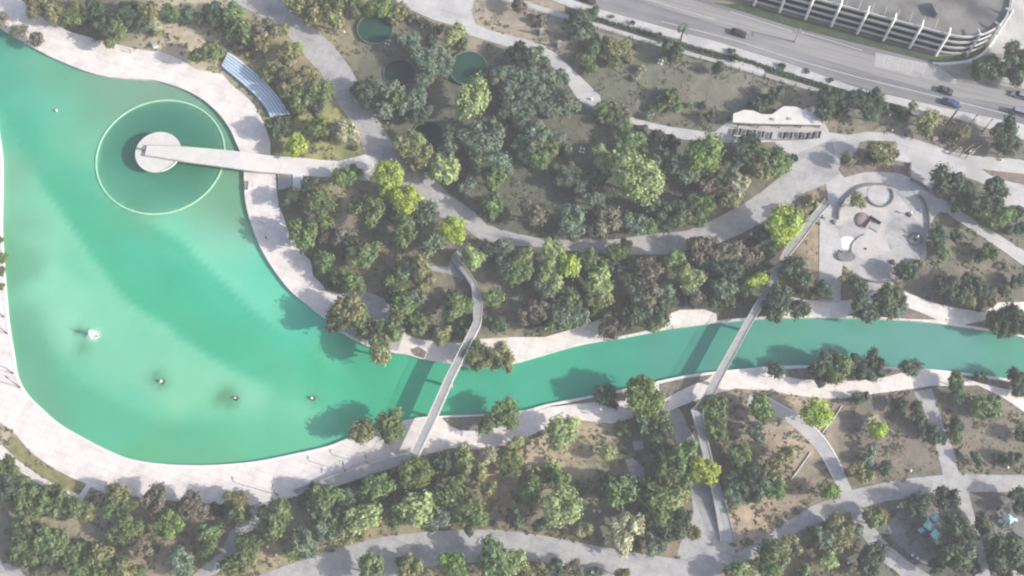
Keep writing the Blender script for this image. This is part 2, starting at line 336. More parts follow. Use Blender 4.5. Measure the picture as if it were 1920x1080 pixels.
def ground_mesh():
    pts = []; edges = []
    n = len(lake2)
    pts = [Vector(p) for p in lake2]; edges = [(i, (i+1) % n) for i in range(n)]
    st = 4.0
    cx, cy = W(960, 540).x, W(960, 540).y
    for j in range(-32, 38):
        for i in range(-44, 45):
            x, y = cx+i*st+random.uniform(-.6, .6), cy+j*st+random.uniform(-.6, .6)
            pts.append(Vector((x, y)))
    for k in range(24):
        a = k*math.pi/12
        for r in (260, 420, 900, 2200): pts.append(Vector((cx+r*math.cos(a), cy+r*math.sin(a))))
    v, e, f, *_ = geometry.delaunay_2d_cdt(pts, edges, [], 0, 1e-4)
    fs = []
    for t in f:
        c = sum((v[i] for i in t), Vector((0, 0)))/len(t)
        if not inside(c, lake2): fs.append(tuple(t))
    me = bpy.data.meshes.new('ground'); me.from_pydata([(p.x, p.y, 0) for p in v], [], fs)
    ca = me.color_attributes.new('tone', 'FLOAT_COLOR', 'POINT')
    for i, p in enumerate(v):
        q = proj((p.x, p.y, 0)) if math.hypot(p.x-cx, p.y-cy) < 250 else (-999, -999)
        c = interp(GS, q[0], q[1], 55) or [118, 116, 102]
        if (650 < q[0] < 1480 and 90 < q[1] < 640) or (480 < q[0] < 860 and 960 > q[1] > 880): c = [c[0]*.5+46, c[1]*.5+50, c[2]*.5+43]  # tree shade painted into the ground colour under the woods
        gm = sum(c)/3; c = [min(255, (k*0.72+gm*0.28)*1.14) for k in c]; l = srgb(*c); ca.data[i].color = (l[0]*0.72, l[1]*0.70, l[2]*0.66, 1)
    return me
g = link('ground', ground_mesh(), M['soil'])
for p in g.data.polygons: pass
tag(g, kind='structure')
bm = bmesh.new(); bmesh.ops.recalc_face_normals
PAVED = []          # pixel outlines that plants keep off
def slab(name, px, z, m, h=0.0, kind='structure', base=-0.4, keep=True, sm=0):
    if sm: px = smooth(px, True, sm)
    if keep: PAVED.append(px)
    bm = bmesh.new(); prism(bm, [W(x, y, z)[:2] for x, y in px], base, z)
    return tag(from_bm(name, bm, m), kind=kind)
PAVED.append(LAKE)
def ribbon(px, w0, w1, closed=False):
    """pixel polyline -> world offset pair (left, right) points"""
    P = [W(x, y, 0) for x, y in px]; n = len(P); A = []; B = []
    for i in range(n):
        d = (P[min(n-1, i+1)]-P[max(0, i-1)]); d.z = 0; d.normalize(); nn = Vector((-d.y, d.x, 0))
        A.append(P[i]+nn*w0); B.append(P[i]+nn*w1)
    return A, B
def strip(name, px, w0, w1, z, m, base=-0.4, parent=None, kind=None, bmx=None):
    A, B = ribbon(px, w0, w1)
    bm = bmx or bmesh.new()
    q = [[bm.verts.new((p.x, p.y, zz)) for p, zz in ((a, base), (a, z), (b, z), (b, base))] for a, b in zip(A, B)]
    for i in range(len(q)-1):
        for k in range(4): bm.faces.new((q[i][k], q[i][(k+1) % 4], q[i+1][(k+1) % 4], q[i+1][k]))
    bm.faces.new(q[0]); bm.faces.new(q[-1][::-1])
    if bmx: return None
    o = from_bm(name, bm, m, parent)
    return tag(o, kind=kind) if kind else o
# quay kerb right round the water (top at 0.16, wall down under the water)
k1 = strip('quay_kerb', TS, -0.02, 0.5, 0.16, M['prom'], base=-1.6)
tag(k1, 'pale stone kerb along the upper bank of lake and canal', 'kerb')
k2 = strip('quay_kerb', BS, -0.02, 0.5, 0.16, M['white'], base=-1.6)
tag(k2, 'white concrete kerb along the lower and left bank of the water', 'kerb')

# --- promenades
PN = sl(TS, (0, 52), (640, 622)) + [(652,590),(650,557),(613,543),(587,517),(583,490),(563,470),(540,433),(533,410),(523,387),(519,360),(517,330),(507,287),(507,267),
 (493,227),(477,197),(455,175),(433,158),(417,139),(367,130),(335,110),(300,97),(273,95),(247,90),(187,75),(133,60),(100,42),(67,23),(40,0),(20,-30),(-60,-40)]
slab('promenade', PN, 0.10, M['prom'])
slab('path', [(600,560),(650,550),(680,545),(720,560),(745,575),(760,600),(765,622),(757,662),(700,652),(650,628),(620,600)], 0.08, M['path'], sm=3)
PC = sl(TS, (750, 663), (1125, 638)) + [(1135,612),(1127,597),(1107,606),(1070,618),(1020,632),(960,632),(893,636),(863,643),(813,640),(780,634),(757,623)]
slab('promenade', PC, 0.10, M['prom'])
slab('planting_bed', [(770,655),(785,650),(800,660),(795,672),(775,666)], 0.18, M['bed'], keep=False)
slab('promenade', [(1240,615),(1250,590),(1275,581),(1320,580),(1343,588),(1345,601),(1293,608)], 0.10, M['prom'])
PE = sl(TS, (1500, 595), (1960, 644)) + [(1960,565),(1920,566),(1873,567),(1845,585),(1807,580),(1770,573),(1740,564),(1700,548),(1670,540),(1640,545),(1615,556),(1590,563),(1555,565),(1510,562),(1470,555),(1440,560),(1440,580),(1470,592)]
slab('promenade', PE, 0.10, M['prom'])
slab('planting_bed', [(1585,592),(1640,575),(1703,577),(1725,585),(1757,599),(1700,598),(1640,594)], 0.18, M['bed'], keep=False)
slab('planting_bed', [(1808,609),(1840,602),(1873,592),(1900,590),(1950,600),(1950,636),(1873,619)], 0.18, M['bed'], keep=False)
PS = sl(BS, (1960, 724), (4, 300)) + [(-60,300),(-60,785),(0,792),(30,815),(60,852),(100,880),(133,897),(160,910),(200,925),(267,933),(333,940),(400,945),(470,948),(500,940),
 (547,933),(600,915),(680,888),(740,868),(787,855),(847,840),(913,843),(960,828),(987,820),(1037,795),(1093,788),(1147,794),(1187,783),(1213,777),(1250,772),(1300,752),(1340,738),
 (1380,728),(1440,732),(1490,741),(1540,747),(1580,747),(1640,738),(1717,728),(1747,723),(1790,724),(1833,722),(1880,745),(1920,772),(1980,800),(1980,760)]
slab('promenade', PS, 0.10, M['prom'])
for b in ([(830,783),(907,780),(960,775),(930,790),(897,808),(863,807),(842,797)], [(1000,772),(1030,763),(1100,748),(1175,734),(1173,752),(1110,754),(1037,760)],
          [(1236,720),(1290,708),(1338,702),(1325,712),(1297,722),(1270,735),(1243,750)], [(1473,692),(1523,690),(1665,692),(1720,695),(1690,699),(1655,708),(1600,714),(1507,712),(1475,706)],
          [(1795,702),(1873,713),(1950,730),(1950,740),(1880,728),(1830,716)]):
    slab('planting_bed', b, 0.18, M['bed'], keep=False)
slab('lawn', [(7,835),(33,860),(70,887),(110,910),(150,925),(162,907),(133,895),(100,878),(60,850),(37,826),(25,817)], 0.14, M['lawn'], keep=False)
slab('path', [(-20,820),(7,838),(33,863),(70,890),(110,913),(148,928),(163,908),(170,912),(152,943),(100,922),(60,900),(25,875),(-20,850)], 0.12, M['prom'])
# --- grey park paths
P1 = [(425,-40),(425,0),(480,25),(503,43),(537,63),(567,100),(603,140),(630,190),(667,240),(685,290),(700,320),(740,340),(780,362),(800,385),(823,405),(873,428),(900,450),(960,460),(1027,464),
 (1100,474),(1193,477),(1247,477),(1295,468),(1343,457),(1390,438),(1440,410),(1480,383),(1507,362),(1548,345),(1575,325),(1560,262),(1500,285),(1480,318),(1427,360),(1390,385),(1327,417),(1287,433),(1227,438),(1160,448),(1060,450),
 (1003,445),(960,436),(913,421),(890,398),(847,367),(813,333),(757,300),(727,253),(687,187),(660,133),(627,87),(597,60),(563,33),(523,0),(510,-40)]
slab('path', P1, 0.06, M['path'])
slab('path', [(740,-30),(740,0),(767,17),(813,37),(866,52),(881,66),(921,78),(954,88),(1003,92),(1023,112),(1040,130),(1060,147),(1068,163),(1084,187),(1111,203),(1150,222),(1207,238),(1243,249),(1280,261),(1345,266),(1345,246),
 (1330,248),(1253,237),(1207,226),(1160,212),(1127,190),(1125,179),(1074,130),(1044,102),(1013,81),(972,71),(921,57),(891,45),(884,20),(889,0),(889,-30)], 0.05, M['plaza'])
slab('plaza', [(1336,262),(1340,247),(1362,230),(1375,224),(1545,228),(1555,248),(1590,253),(1627,247),(1673,250),(1723,263),(1793,287),(1840,293),(1990,306),(1990,392),(1883,387),(1870,358),(1835,340),(1795,326),(1775,322),
 (1765,335),(1745,355),(1713,345),(1650,335),(1600,340),(1575,352),(1560,345),(1545,340),(1560,300),(1500,300),(1484,289),(1465,280),(1452,266),(1355,268)], 0.045, M['plaza'])
slab('planting_bed', [(1613,267),(1627,263),(1680,265),(1683,273),(1673,290),(1677,300),(1710,307),(1707,333),(1687,325),(1653,322),(1620,323),(1583,333),(1573,317),(1583,293),(1607,283)], 0.12, M['bed'], keep=False)
slab('planting_bed', [(1843,317),(1880,322),(1940,328),(1940,350),(1900,342),(1860,330)], 0.12, M['bed'], keep=False)
# round path of the play area and its spurs
slab('path', [(1548,343),(1575,330),(1600,324),(1650,319),(1700,327),(1725,345),(1750,362),(1803,397),(1840,420),(1920,470),(1990,510),(1990,540),(1920,499),(1880,470),(1840,443),(1780,403),(1763,396),(1750,410),(1742,424),(1732,415),(1738,392),
 (1722,368),(1700,352),(1650,343),(1605,350),(1580,368),(1568,385),(1560,408),(1548,412),(1540,403),(1553,375)], 0.09, M['plaza'])
slab('play_area', [(1568,383),(1580,366),(1605,350),(1650,342),(1700,350),(1722,366),(1738,392),(1742,425),(1737,458),(1738,480),(1725,498),(1708,515),(1695,526),(1655,531),(1625,526),(1600,513),(1582,498),(1576,510),(1576,555),(1560,568),(1535,560),(1537,480),(1539,415),(1555,408)], 0.07, M['sand'])
slab('path', [(1537,410),(1562,415),(1578,455),(1579,500),(1576,555),(1575,568),(1535,566),(1536,480)], 0.11, M['plaza'])
slab('path', [(1628,522),(1674,522),(1678,548),(1640,556),(1625,550)], 0.085, M['path'])
slab('play_floor', [(1562,422),(1590,425),(1625,436),(1622,446),(1600,450),(1575,440)], 0.078, M['path'], keep=False)
slab('play_floor', smooth([(1578,446),(1592,443),(1603,449),(1598,463),(1584,468),(1576,460)], True, 3), 0.084, M['white'], keep=False)
slab('play_floor', smooth([(1660,425),(1690,405),(1720,412),(1738,440),(1733,470),(1715,487),(1690,480),(1668,465)], True, 3), 0.081, M['path'], keep=False)
slab('play_floor', smooth([(1672,352),(1700,360),(1722,378),(1728,400),(1712,398),(1690,372)], True, 3), 0.079, M['path'], keep=False)
slab('play_floor', smooth([(1628,487),(1660,478),(1690,492),(1700,510),(1670,524),(1635,522),(1622,505)], True, 3), 0.0775, M['path'], keep=False)
# --- lower paths
slab('path', [(470,1100),(480,1080),(560,1052),(640,1027),(720,1005),(800,997),(873,993),(930,993),(990,1000),(1050,1010),(1110,1022),(1180,1035),(1250,1045),(1300,1052),(1370,1045),(1440,1000),(1480,975),(1520,950),(1600,918),(1670,902),(1720,895),(1800,888),(1860,890),(1990,892),
 (1990,925),(1860,922),(1800,922),(1740,928),(1660,940),(1615,952),(1560,970),(1500,995),(1440,1028),(1400,1050),(1350,1070),(1330,1100),(1080,1100),(1060,1062),(1000,1052),(940,1052),(870,1055),(800,1062),(740,1080),(700,1100)], 0.06, M['path'])
slab('path', [(480,945),(500,938),(510,960),(480,990),(455,1010),(440,1045),(400,1080),(380,1100),(340,1100),(380,1062),(415,1035),(430,1000),(450,975)], 0.055, M['path'])
slab('path', [(-40,1045),(0,1050),(40,1068),(60,1100),(-40,1100)], 0.05, M['path'])
slab('path', [(1250,770),(1275,768),(1290,800),(1320,850),(1340,900),(1352,960),(1370,1020),(1385,1060),(1300,1070),(1270,1040),(1285,1000),(1300,960),(1290,900),(1275,850)], 0.045, M['path'], sm=2)
slab('path', [(1405,738),(1430,740),(1449,749),(1480,767),(1509,787),(1536,809),(1562,844),(1582,884),(1598,920),(1605,940),(1571,945),(1564,898),(1553,876),(1536,851),(1522,833),(1498,809),(1473,789),(1449,776),(1425,768),(1400,760)], 0.05, M['plaza'])
slab('path', [(1712,735),(1747,728),(1757,760),(1770,800),(1790,850),(1803,890),(1768,892),(1758,850),(1745,800),(1730,765)], 0.05, M['path'])
slab('path', [(1590,945),(1615,950),(1640,990),(1665,1020),(1700,1050),(1745,1080),(1760,1100),(1700,1100),(1690,1080),(1650,1050),(1620,1010),(1600,980)], 0.053, M['path'])
slab('path', [(1795,918),(1815,920),(1825,960),(1837,1000),(1850,1040),(1860,1100),(1825,1100),(1832,1060),(1835,1040),(1800,1030),(1838,1010),(1820,980),(1808,960),(1792,950)], 0.05, M['path'])
slab('path', [(1860,1090),(1890,1075),(1930,1055),(1990,1030),(1990,1100),(1860,1110)], 0.05, M['path'])
slab('paved_pad', [(1185,828),(1205,826),(1207,842),(1190,844)], 0.05, M['path'])
slab('paved_pad', [(1172,862),(1185,858),(1207,875),(1208,895),(1195,900),(1180,885)], 0.05, M['path'])
slab('path', [(640,300),(690,288),(705,318),(690,340),(660,335),(610,338),(575,332),(575,300)], 0.05, M['plaza'])
slab('path', [(840,500),(815,499),(800,498),(810,508),(845,514),(866,524),(880,515),(866,497),(862,480),(876,455),(862,458),(848,478)], 0.05, M['path'])
# play hollows with dark safety floor
slab('play_floor', smooth([(1665,985),(1690,955),(1730,940),(1775,950),(1815,985),(1825,1020),(1790,1050),(1745,1065),(1700,1035),(1675,1012)], True, 3), 0.03, M['dgrey'], keep=False)
slab('play_floor', smooth([(1860,960),(1885,938),(1930,940),(1950,990),(1910,1010),(1870,1005)], True, 3), 0.03, M['dgrey'], keep=False)
# --- street, its pavements and verge
low = [(960,-42),(1040,-14),(1113,13),(1270,57),(1340,76),(1479,118),(1606,163),(1709,187),(1793,206),(1920,232),(2050,262)]
up = [(1040,-70),(1200,-42),(1340,4),(1491,52),(1612,82),(1700,104),(1748,118),(1800,151),(1920,168),(2050,190)]
slab('road', low + up[::-1], 0.03, M['asph'])
slab('road', [(1040,-70),(1200,-35),(1330,10),(1491,62),(1640,105),(1790,152),(1920,176),(2050,200),(2050,222),(1920,200),(1790,180),(1640,140),(1491,95),(1340,45),(1200,0),(1060,-45)], 0.05, M['asph2'], keep=False)
slab('parking_bay', [(1642,98),(1757,123),(1793,148),(1793,157),(1700,140),(1640,124)], 0.056, M['path'], keep=False)
for px in ([(1370,22),(1420,38),(1485,59)], [(1505,61),(1560,77),(1617,95)], [(1240,40),(1380,76),(1491,112),(1612,146),(1700,167),(1800,192),(1920,222)], [(1190,-8),(1290,22),(1340,36)]):
    strip('road_marking', px, -0.12, 0.12, 0.075, M['paint'], base=0.0, kind='structure')
for a in ((1660,104),(1688,110),(1712,116),(1735,121)):
    strip('road_marking', [a, (a[0]-4, a[1]+21)], -0.1, 0.1, 0.078, M['paint'], base=0.0, kind='structure')
slab('driveway', [(1757,120),(1823,114),(1860,84),(1874,60),(1890,20),(1900,-40),(2050,-40),(2050,185),(1920,166),(1800,150)], 0.035, M['plaza'], keep=False)
slab('driveway', [(1757,124),(1823,118),(1850,100),(1880,100),(1870,140),(1860,158),(1800,149)], 0.045, M['asph2'], keep=False)
slab('pavement', [(940,-52),(1040,-13),(1113,14),(1270,58),(1340,77),(1479,119),(1606,164),(1709,188),(1793,207),(1920,233),(2050,263),(2050,292),(1920,262),(1850,240),(1793,222),(1709,203),(1660,190),(1606,175),(1521,149),(1479,137),(1430,124),(1370,105),(1270,78),(1113,33),(1060,10),(960,-28)], 0.15, M['plaza'])
slab('pavement', [(905,-30),(960,-6),(1060,26),(1133,47),(1237,80),(1293,97),(1345,112),(1400,112),(1427,120),(1434,137),(1427,142),(1370,124),(1293,104),(1237,87),(1133,55),(1060,36),(960,5),(890,-22)], 0.10, M['plaza'])
slab('pavement', [(1437,137),(1540,168),(1538,174),(1434,144)], 0.10, M['path'])
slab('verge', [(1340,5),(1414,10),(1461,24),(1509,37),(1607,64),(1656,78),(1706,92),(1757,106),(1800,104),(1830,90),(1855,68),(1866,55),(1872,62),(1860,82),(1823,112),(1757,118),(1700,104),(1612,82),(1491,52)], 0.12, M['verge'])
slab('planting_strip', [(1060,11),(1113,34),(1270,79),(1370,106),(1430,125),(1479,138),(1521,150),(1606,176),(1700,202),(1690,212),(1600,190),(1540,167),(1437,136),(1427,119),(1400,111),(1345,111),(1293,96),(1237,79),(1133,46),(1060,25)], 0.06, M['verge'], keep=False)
kb = strip('kerb', smooth([(1748,118),(1757,119),(1790,118),(1823,112),(1845,98),(1860,82),(1870,66)], False, 4), -0.3, 0.3, 0.2, M['white'], base=-0.2); tag(kb, 'pale kerb curving round the grass at the garage corner', 'kerb')
# ================================================================ built things
def V2(x, y, h=0): p = W(x, y, h); return (p.x, p.y)
# --- lake platform: ring wall, disc, gangway
bm = bmesh.new(); tube_ring(bm, RC.x, RC.y, RR-0.2, 0.4, -1.6, -0.5, 120)
tag(from_bm('ring_wall', bm, M['ring']), 'thin pale green ring wall round the disc platform in the lake', 'ring wall')
DC = W(296.5, 285, 1.9); DR = 46.5*H/F*1.03
plat = tag(empty('viewing_platform', (DC.x, DC.y, -0.7)), 'round white disc platform in the lake at the end of the wide gangway', 'platform')
bm = bmesh.new()
add_cyl(bm, 0, 0, 2.15, 2.55, DR-0.5, DR, 72); from_bm('platform_deck', bm, M['gang'], plat)
bm = bmesh.new(); tube_ring(bm, 0, 0, DR-0.28, 0.28, 2.55, 2.80, 72, math.radians(-75), math.radians(-20)); from_bm('raised_rim', bm, M['white'], plat)
bm = bmesh.new(); add_cyl(bm, 0, 0, -1, 2.15, 1.6, 2.6, 32); from_bm('support_column', bm, M['mgrey'], plat)
P = W(269, 281, 2.0)
o = empty('mooring_post', (P.x, P.y, 1.85)); tag(o, 'short dark round post on the disc platform', 'post')
bm = bmesh.new(); add_cyl(bm, 0, 0, 0, 0.9, 0.30, 0.26, 16); from_bm('post_shaft', bm, M['dark'], o)
bm = bmesh.new(); add_cyl(bm, 0, 0, 0.9, 1.0, 0.42, 0.36, 16); from_bm('post_cap', bm, M['bed'], o)
def hz(x): return 2.6 if x < 450 else max(0.35, 2.6-(x-450)*0.0105)
gt = [(276,272),(338,274),(400,279),(449,284),(480,288),(520,293),(580,297),(627,303),(667,295),(687,288),(700,300)]
gb = [(271,291),(338,302),(400,310),(449,317),(480,321),(547,327),(600,332),(650,330),(690,322),(700,312)]
gw = tag(empty('gangway', tuple(W(480, 305, 0))), 'wide pale concrete gangway from the shore path to the disc', 'footbridge')
def deck_from(pxt, pxb, hf, thick, name, m, parent):
    bm = bmesh.new(); n = 40
    def samp(p, t):
        L = [0]
        for a, b in zip(p, p[1:]): L.append(L[-1]+math.hypot(b[0]-a[0], b[1]-a[1]))
        s = t*L[-1]
        for i in range(len(p)-1):
            if s <= L[i+1]+1e-9:
                u = (s-L[i])/(L[i+1]-L[i]); return (p[i][0]+(p[i+1][0]-p[i][0])*u, p[i][1]+(p[i+1][1]-p[i][1])*u)
        return p[-1]
    rows = []; o = parent.location
    for i in range(n+1):
        a = samp(pxt, i/n); b = samp(pxb, i/n)
        ha, hb = hf(a), hf(b)
        A, B = W(a[0], a[1], ha), W(b[0], b[1], hb)
        rows.append((A, B))
    q = [[bm.verts.new(v-o) for v in (A-Vector((0,0,thick)), A, B, B-Vector((0,0,thick)))] for A, B in rows]
    for i in range(n):
        for k in range(4): bm.faces.new((q[i][k], q[i][(k+1) % 4], q[i+1][(k+1) % 4], q[i+1][k]))
    bm.faces.new(q[0]); bm.faces.new(q[-1][::-1])
    from_bm(name, bm, m, parent)
    return rows
rows = deck_from(gt, gb, lambda p: hz(p[0]), 0.6, 'bridge_deck', M['gang'], gw)
def edge_rail(rows, side, hgt, wid, name, m, parent, i0=0, i1=None, z0=0.0):
    bm = bmesh.new(); pts = rows[i0:i1]; o = parent.location; q = []
    for k, (A, B) in enumerate(pts):
        P, Q = (A, B) if side == 0 else (B, A)
        d = (Q-P); d.z = 0; d.normalize()
        a = P-o+Vector((0,0,z0)); b = a+d*wid
        q.append([bm.verts.new(v) for v in (a, a+Vector((0,0,hgt)), b+Vector((0,0,hgt)), b)])
    for i in range(len(q)-1):
        for k in range(4): bm.faces.new((q[i][k], q[i][(k+1) % 4], q[i+1][(k+1) % 4], q[i+1][k]))
    bm.faces.new(q[0]); bm.faces.new(q[-1][::-1])
    return from_bm(name, bm, m, parent)
edge_rail(rows, 0, 0.16, 0.12, 'kerb_edge', M['mgrey'], gw, 0, 8, 0.003); edge_rail(rows, 1, 0.16, 0.12, 'kerb_edge', M['mgrey'], gw, 0, 8, 0.003)
edge_rail(rows, 1, 0.12, 0.15, 'kerb_edge', M['prom'], gw, 8, 34, 0.003)
for x, y, hh in ((420, 300, 2.05), (520, 312, 1.3)):
    bm = bmesh.new(); P = W(x, y, 0)-gw.location; add_box(bm, P.x, P.y, (hh-1.6)/2, 0.7, 2.4, hh+1.6); from_bm('pier', bm, M['mgrey'], gw)
bm = bmesh.new(); prism(bm, [V2(551,330), V2(568,332), V2(569,358), V2(550,360)], -0.1, 1.6)
tag(from_bm('abutment_block', bm, M['white']), 'white concrete block below the gangway beside the promenade', 'block')
bm = bmesh.new()
for i in range(5): prism(bm, [V2(521+i*5.5,328), V2(526.5+i*5.5,329), V2(526.5+i*5.5,356), V2(522+i*5.5,356)], -0.1, 0.30+0.25*i)
tag(from_bm('stairs', bm, M['mgrey']), 'grey steps in the shade beneath the gangway', 'stairs')
# --- the two long footbridges
def railing(rows, side, parent, h=1.1):
    o = parent.location; bm = bmesh.new(); pts = []
    for A, B in rows:
        P, Q = (A, B) if side == 0 else (B, A); d = Q-P; d.z = 0; d.normalize(); pts.append(P-o+d*0.08)
    for z in (h, h*.66, h*.33):
        for a, b in zip(pts, pts[1:]): add_bar(bm, a+Vector((0, 0, z)), b+Vector((0, 0, z)), 0.045 if z == h else 0.025, 4)
    for a in pts: add_bar(bm, a, a+Vector((0, 0, h)), 0.03, 4)
    add_bar(bm, pts[0]+Vector((0, 0, .06)), pts[0]+Vector((0, 0, .07)), 0.02, 4)
    from_bm('railing', bm, M['rail'], parent)
def footbridge(label, left, right, hf, piers, th=0.95):
    c = W((left[3][0]+right[3][0])/2, (left[3][1]+right[3][1])/2, 0)
    fb = tag(empty('footbridge', tuple(c)), label, 'footbridge', 'long footbridges over the canal')
    rows = deck_from(left, right, hf, th, 'bridge_deck', M['deck'], fb)
    bmg = bmesh.new()
    railing(rows, 0, fb); railing(rows, 1, fb); edge_rail(rows, 0, 0.15, 0.2, 'kerb_edge', M['deck'], fb, 0, None, 0.003); edge_rail(rows, 1, 0.15, 0.2, 'kerb_edge', M['deck'], fb, 0, None, 0.003)
    for x, y in piers:
        h = hf((x, y)); P = W(x, y, h); b = bmesh.new()
        add_cyl(b, P.x-c.x, P.y-c.y, -1.6, h-th, 0.38, 0.38, 16); from_bm('pier', b, M['mgrey'], fb)
    return fb
def h1(p):
    x, y = p
    if y < 520: return 0.5+(y-480)*0.03
    if y < 620: return 1.7+(y-520)*0.024
    if y < 850: return 4.1
    return 4.1
L1 = [(845,488),(861,505),(873,520),(884,538),(887,567),(887,607),(860,660),(833,713),(803,780),(770,848)]
Rr1 = [(852,481),(871,500),(884,516),(896,536),(905,567),(903,607),(877,660),(850,713),(820,783),(785,857)]
footbridge('grey footbridge over the canal mouth, next to the lake', L1, Rr1, h1, [(895,600),(845,715),(815,775)])
L1b = [(768,849),(740,858),(710,866),(680,874),(650,885),(613,897),(580,908),(549,921)]
R1b = [(784,860),(750,873),(715,884),(685,894),(650,906),(620,915),(590,923),(560,928)]
rp = tag(empty('bridge_ramp', tuple(W(680, 885, 0))), 'long grey ramp rising along the promenade up to the left footbridge', 'ramp')
def hr(p): return max(0.25, 4.05-(778-p[0])*0.0172)
rows = deck_from(L1b, R1b, hr, 0.5, 'ramp_deck', M['deck'], rp)
railing(rows, 0, rp); railing(rows, 1, rp); edge_rail(rows, 0, 0.15, 0.2, 'kerb_edge', M['deck'], rp, 0, None, 0.003); edge_rail(rows, 1, 0.15, 0.2, 'kerb_edge', M['deck'], rp, 0, None, 0.003)
for x in (740, 690, 640): b = bmesh.new(); P = W(x, 872+(740-x)*0.29, 0)-rp.location; add_box(b, P.x, P.y, hr((x, 0))/2-0.3, 0.5, 1.6, hr((x, 0))-0.52); from_bm('pier', b, M['mgrey'], rp)
L2 = [(1545,375),(1520,405),(1495,432),(1473,463),(1447,510),(1440,532),(1420,562),(1393,607),(1365,657),(1333,713),(1318,742),(1297,770)]
R2 = [(1560,382),(1538,405),(1515,437),(1497,460),(1465,500),(1456,532),(1437,565),(1410,607),(1383,657),(1353,713),(1338,745),(1316,776)]
def h2(p):
    y = p[1]
    return 0.4+(y-375)*0.018 if y < 540 else 3.3
footbridge('long straight grey footbridge from the play plaza over the canal', L2, R2, h2, [(1447,530),(1400,610),(1343,715)], 0.4)
L3 = [(1295,768),(1303,800),(1314,840),(1324,880),(1332,915),(1340,950),(1346,985),(1350,1015)]
R3x = [(1318,772),(1319,800),(1330,840),(1339,880),(1350,915),(1362,950),(1372,985),(1380,1018)]
rp2 = tag(empty('bridge_ramp', tuple(W(1330, 890, 0))), 'narrow grey ramp going down among trees from the right footbridge', 'ramp')
def h3(p): return max(0.2, 4.0-(p[1]-770)*0.0155)
rows = deck_from(L3, R3x, h3, 0.45, 'ramp_deck', M['deck'], rp2)
railing(rows, 0, rp2); railing(rows, 1, rp2); edge_rail(rows, 0, 0.15, 0.2, 'kerb_edge', M['deck'], rp2, 0, None, 0.003); edge_rail(rows, 1, 0.15, 0.2, 'kerb_edge', M['deck'], rp2, 0, None, 0.003)
for y in (800, 850, 900): b = bmesh.new(); P = W(1312+(y-800)*0.27, y, 0)-rp2.location; add_cyl(b, P.x, P.y, -0.1, h3((0, y))-0.45, 0.35, 0.35, 12); from_bm('pier', b, M['mgrey'], rp2)
# --- stepped blue stand
out = smooth([(427,98),(442,107),(463,123),(487,144),(507,164),(525,187),(543,213)], False, 5)
inn = smooth([(415,123),(430,136),(454,156),(475,175),(491,193),(500,206),(507,219)], False, 5)
st = tag(empty('stepped_stand', tuple(W(475, 155, 0))), 'curved stand of pale blue and white benches beside the upper promenade', 'grandstand')
for k in range(6):
    t0, t1 = k/6, (k+1)/6; z = 0.75+0.13*k
    A = [W(i[0]+(o_[0]-i[0])*t0, i[1]+(o_[1]-i[1])*t0, z) for i, o_ in zip(inn, out)]
    B = [W(i[0]+(o_[0]-i[0])*(t0+0.45/6), i[1]+(o_[1]-i[1])*(t0+0.45/6), z) for i, o_ in zip(inn, out)]
    C = [W(i[0]+(o_[0]-i[0])*t1, i[1]+(o_[1]-i[1])*t1, z) for i, o_ in zip(inn, out)]
    for X, Y, z1, m, nm in ((A, B, z, 'blue', 'bench_row'), (B, C, z-0.01, 'white', 'step')):
        bm = bmesh.new(); q = [[bm.verts.new(v-st.location) for v in ((a.x, a.y, z1-0.25) and Vector((a.x, a.y, z1-0.25)), Vector((a.x, a.y, z1)), Vector((c.x, c.y, z1)), Vector((c.x, c.y, z1-0.25)))] for a, c in zip(X, Y)]
        for i in range(len(q)-1):
            for kk in range(4): bm.faces.new((q[i][kk], q[i][(kk+1) % 4], q[i+1][(kk+1) % 4], q[i+1][kk]))
        bm.faces.new(q[0]); bm.faces.new(q[-1][::-1]); from_bm(nm, bm, M[m], st)
for i in range(0, len(inn), 5):
    for t in (0.06, 0.5, 0.92):
        p = W(inn[i][0]+(out[i][0]-inn[i][0])*t, inn[i][1]+(out[i][1]-inn[i][1])*t, 0)-st.location
        bm = bmesh.new(); add_box(bm, p.x, p.y, 0.25, 0.15, 0.15, 0.55); from_bm('support_post', bm, M['dark'], st)
# --- round pools in the wood
M['rimg'] = mat('mossy_rim', (0.08, 0.13, 0.105, 1), (0.12, 0.18, 0.145, 1), 1, 0.8)
def pool(label, x, y, rpx, z, m='pond', rw=0.22):
    C = W(x, y, z); r = rpx*H/F*1.10
    e = tag(empty('round_pool', (C.x, C.y, 0)), label, 'pool', 'round dark pools in the wood')
    bm = bmesh.new(); tube_ring(bm, 0, 0, r-0.15, rw, -0.2, z+0.22, 72); from_bm('pool_rim', bm, M['rimg'], e)
    bm = bmesh.new(); add_cyl(bm, 0, 0, -0.2, z, r-0.12, r-0.12, 72); from_bm('pool_water', bm, M[m], e)
    PAVED.append([(x+rpx*1.05*math.cos(a*math.pi/12), y+rpx*math.sin(a*math.pi/12)) for a in range(24)])
    return e
pool('dark green round pool at the top, beside four white stools', 703, 54, 35.5, 0.6)
pool('dark green round pool with a pale rim, right of the topmost pool', 878, 128, 38, 0.9)
pool('dark round pool half hidden by trees between the other pools', 748, 137, 31, 0.1, 'black', 0.15)
pool('nearly black round pool above the path, partly under a tree', 803, 252, 30, 0.1, 'black', 0.15)
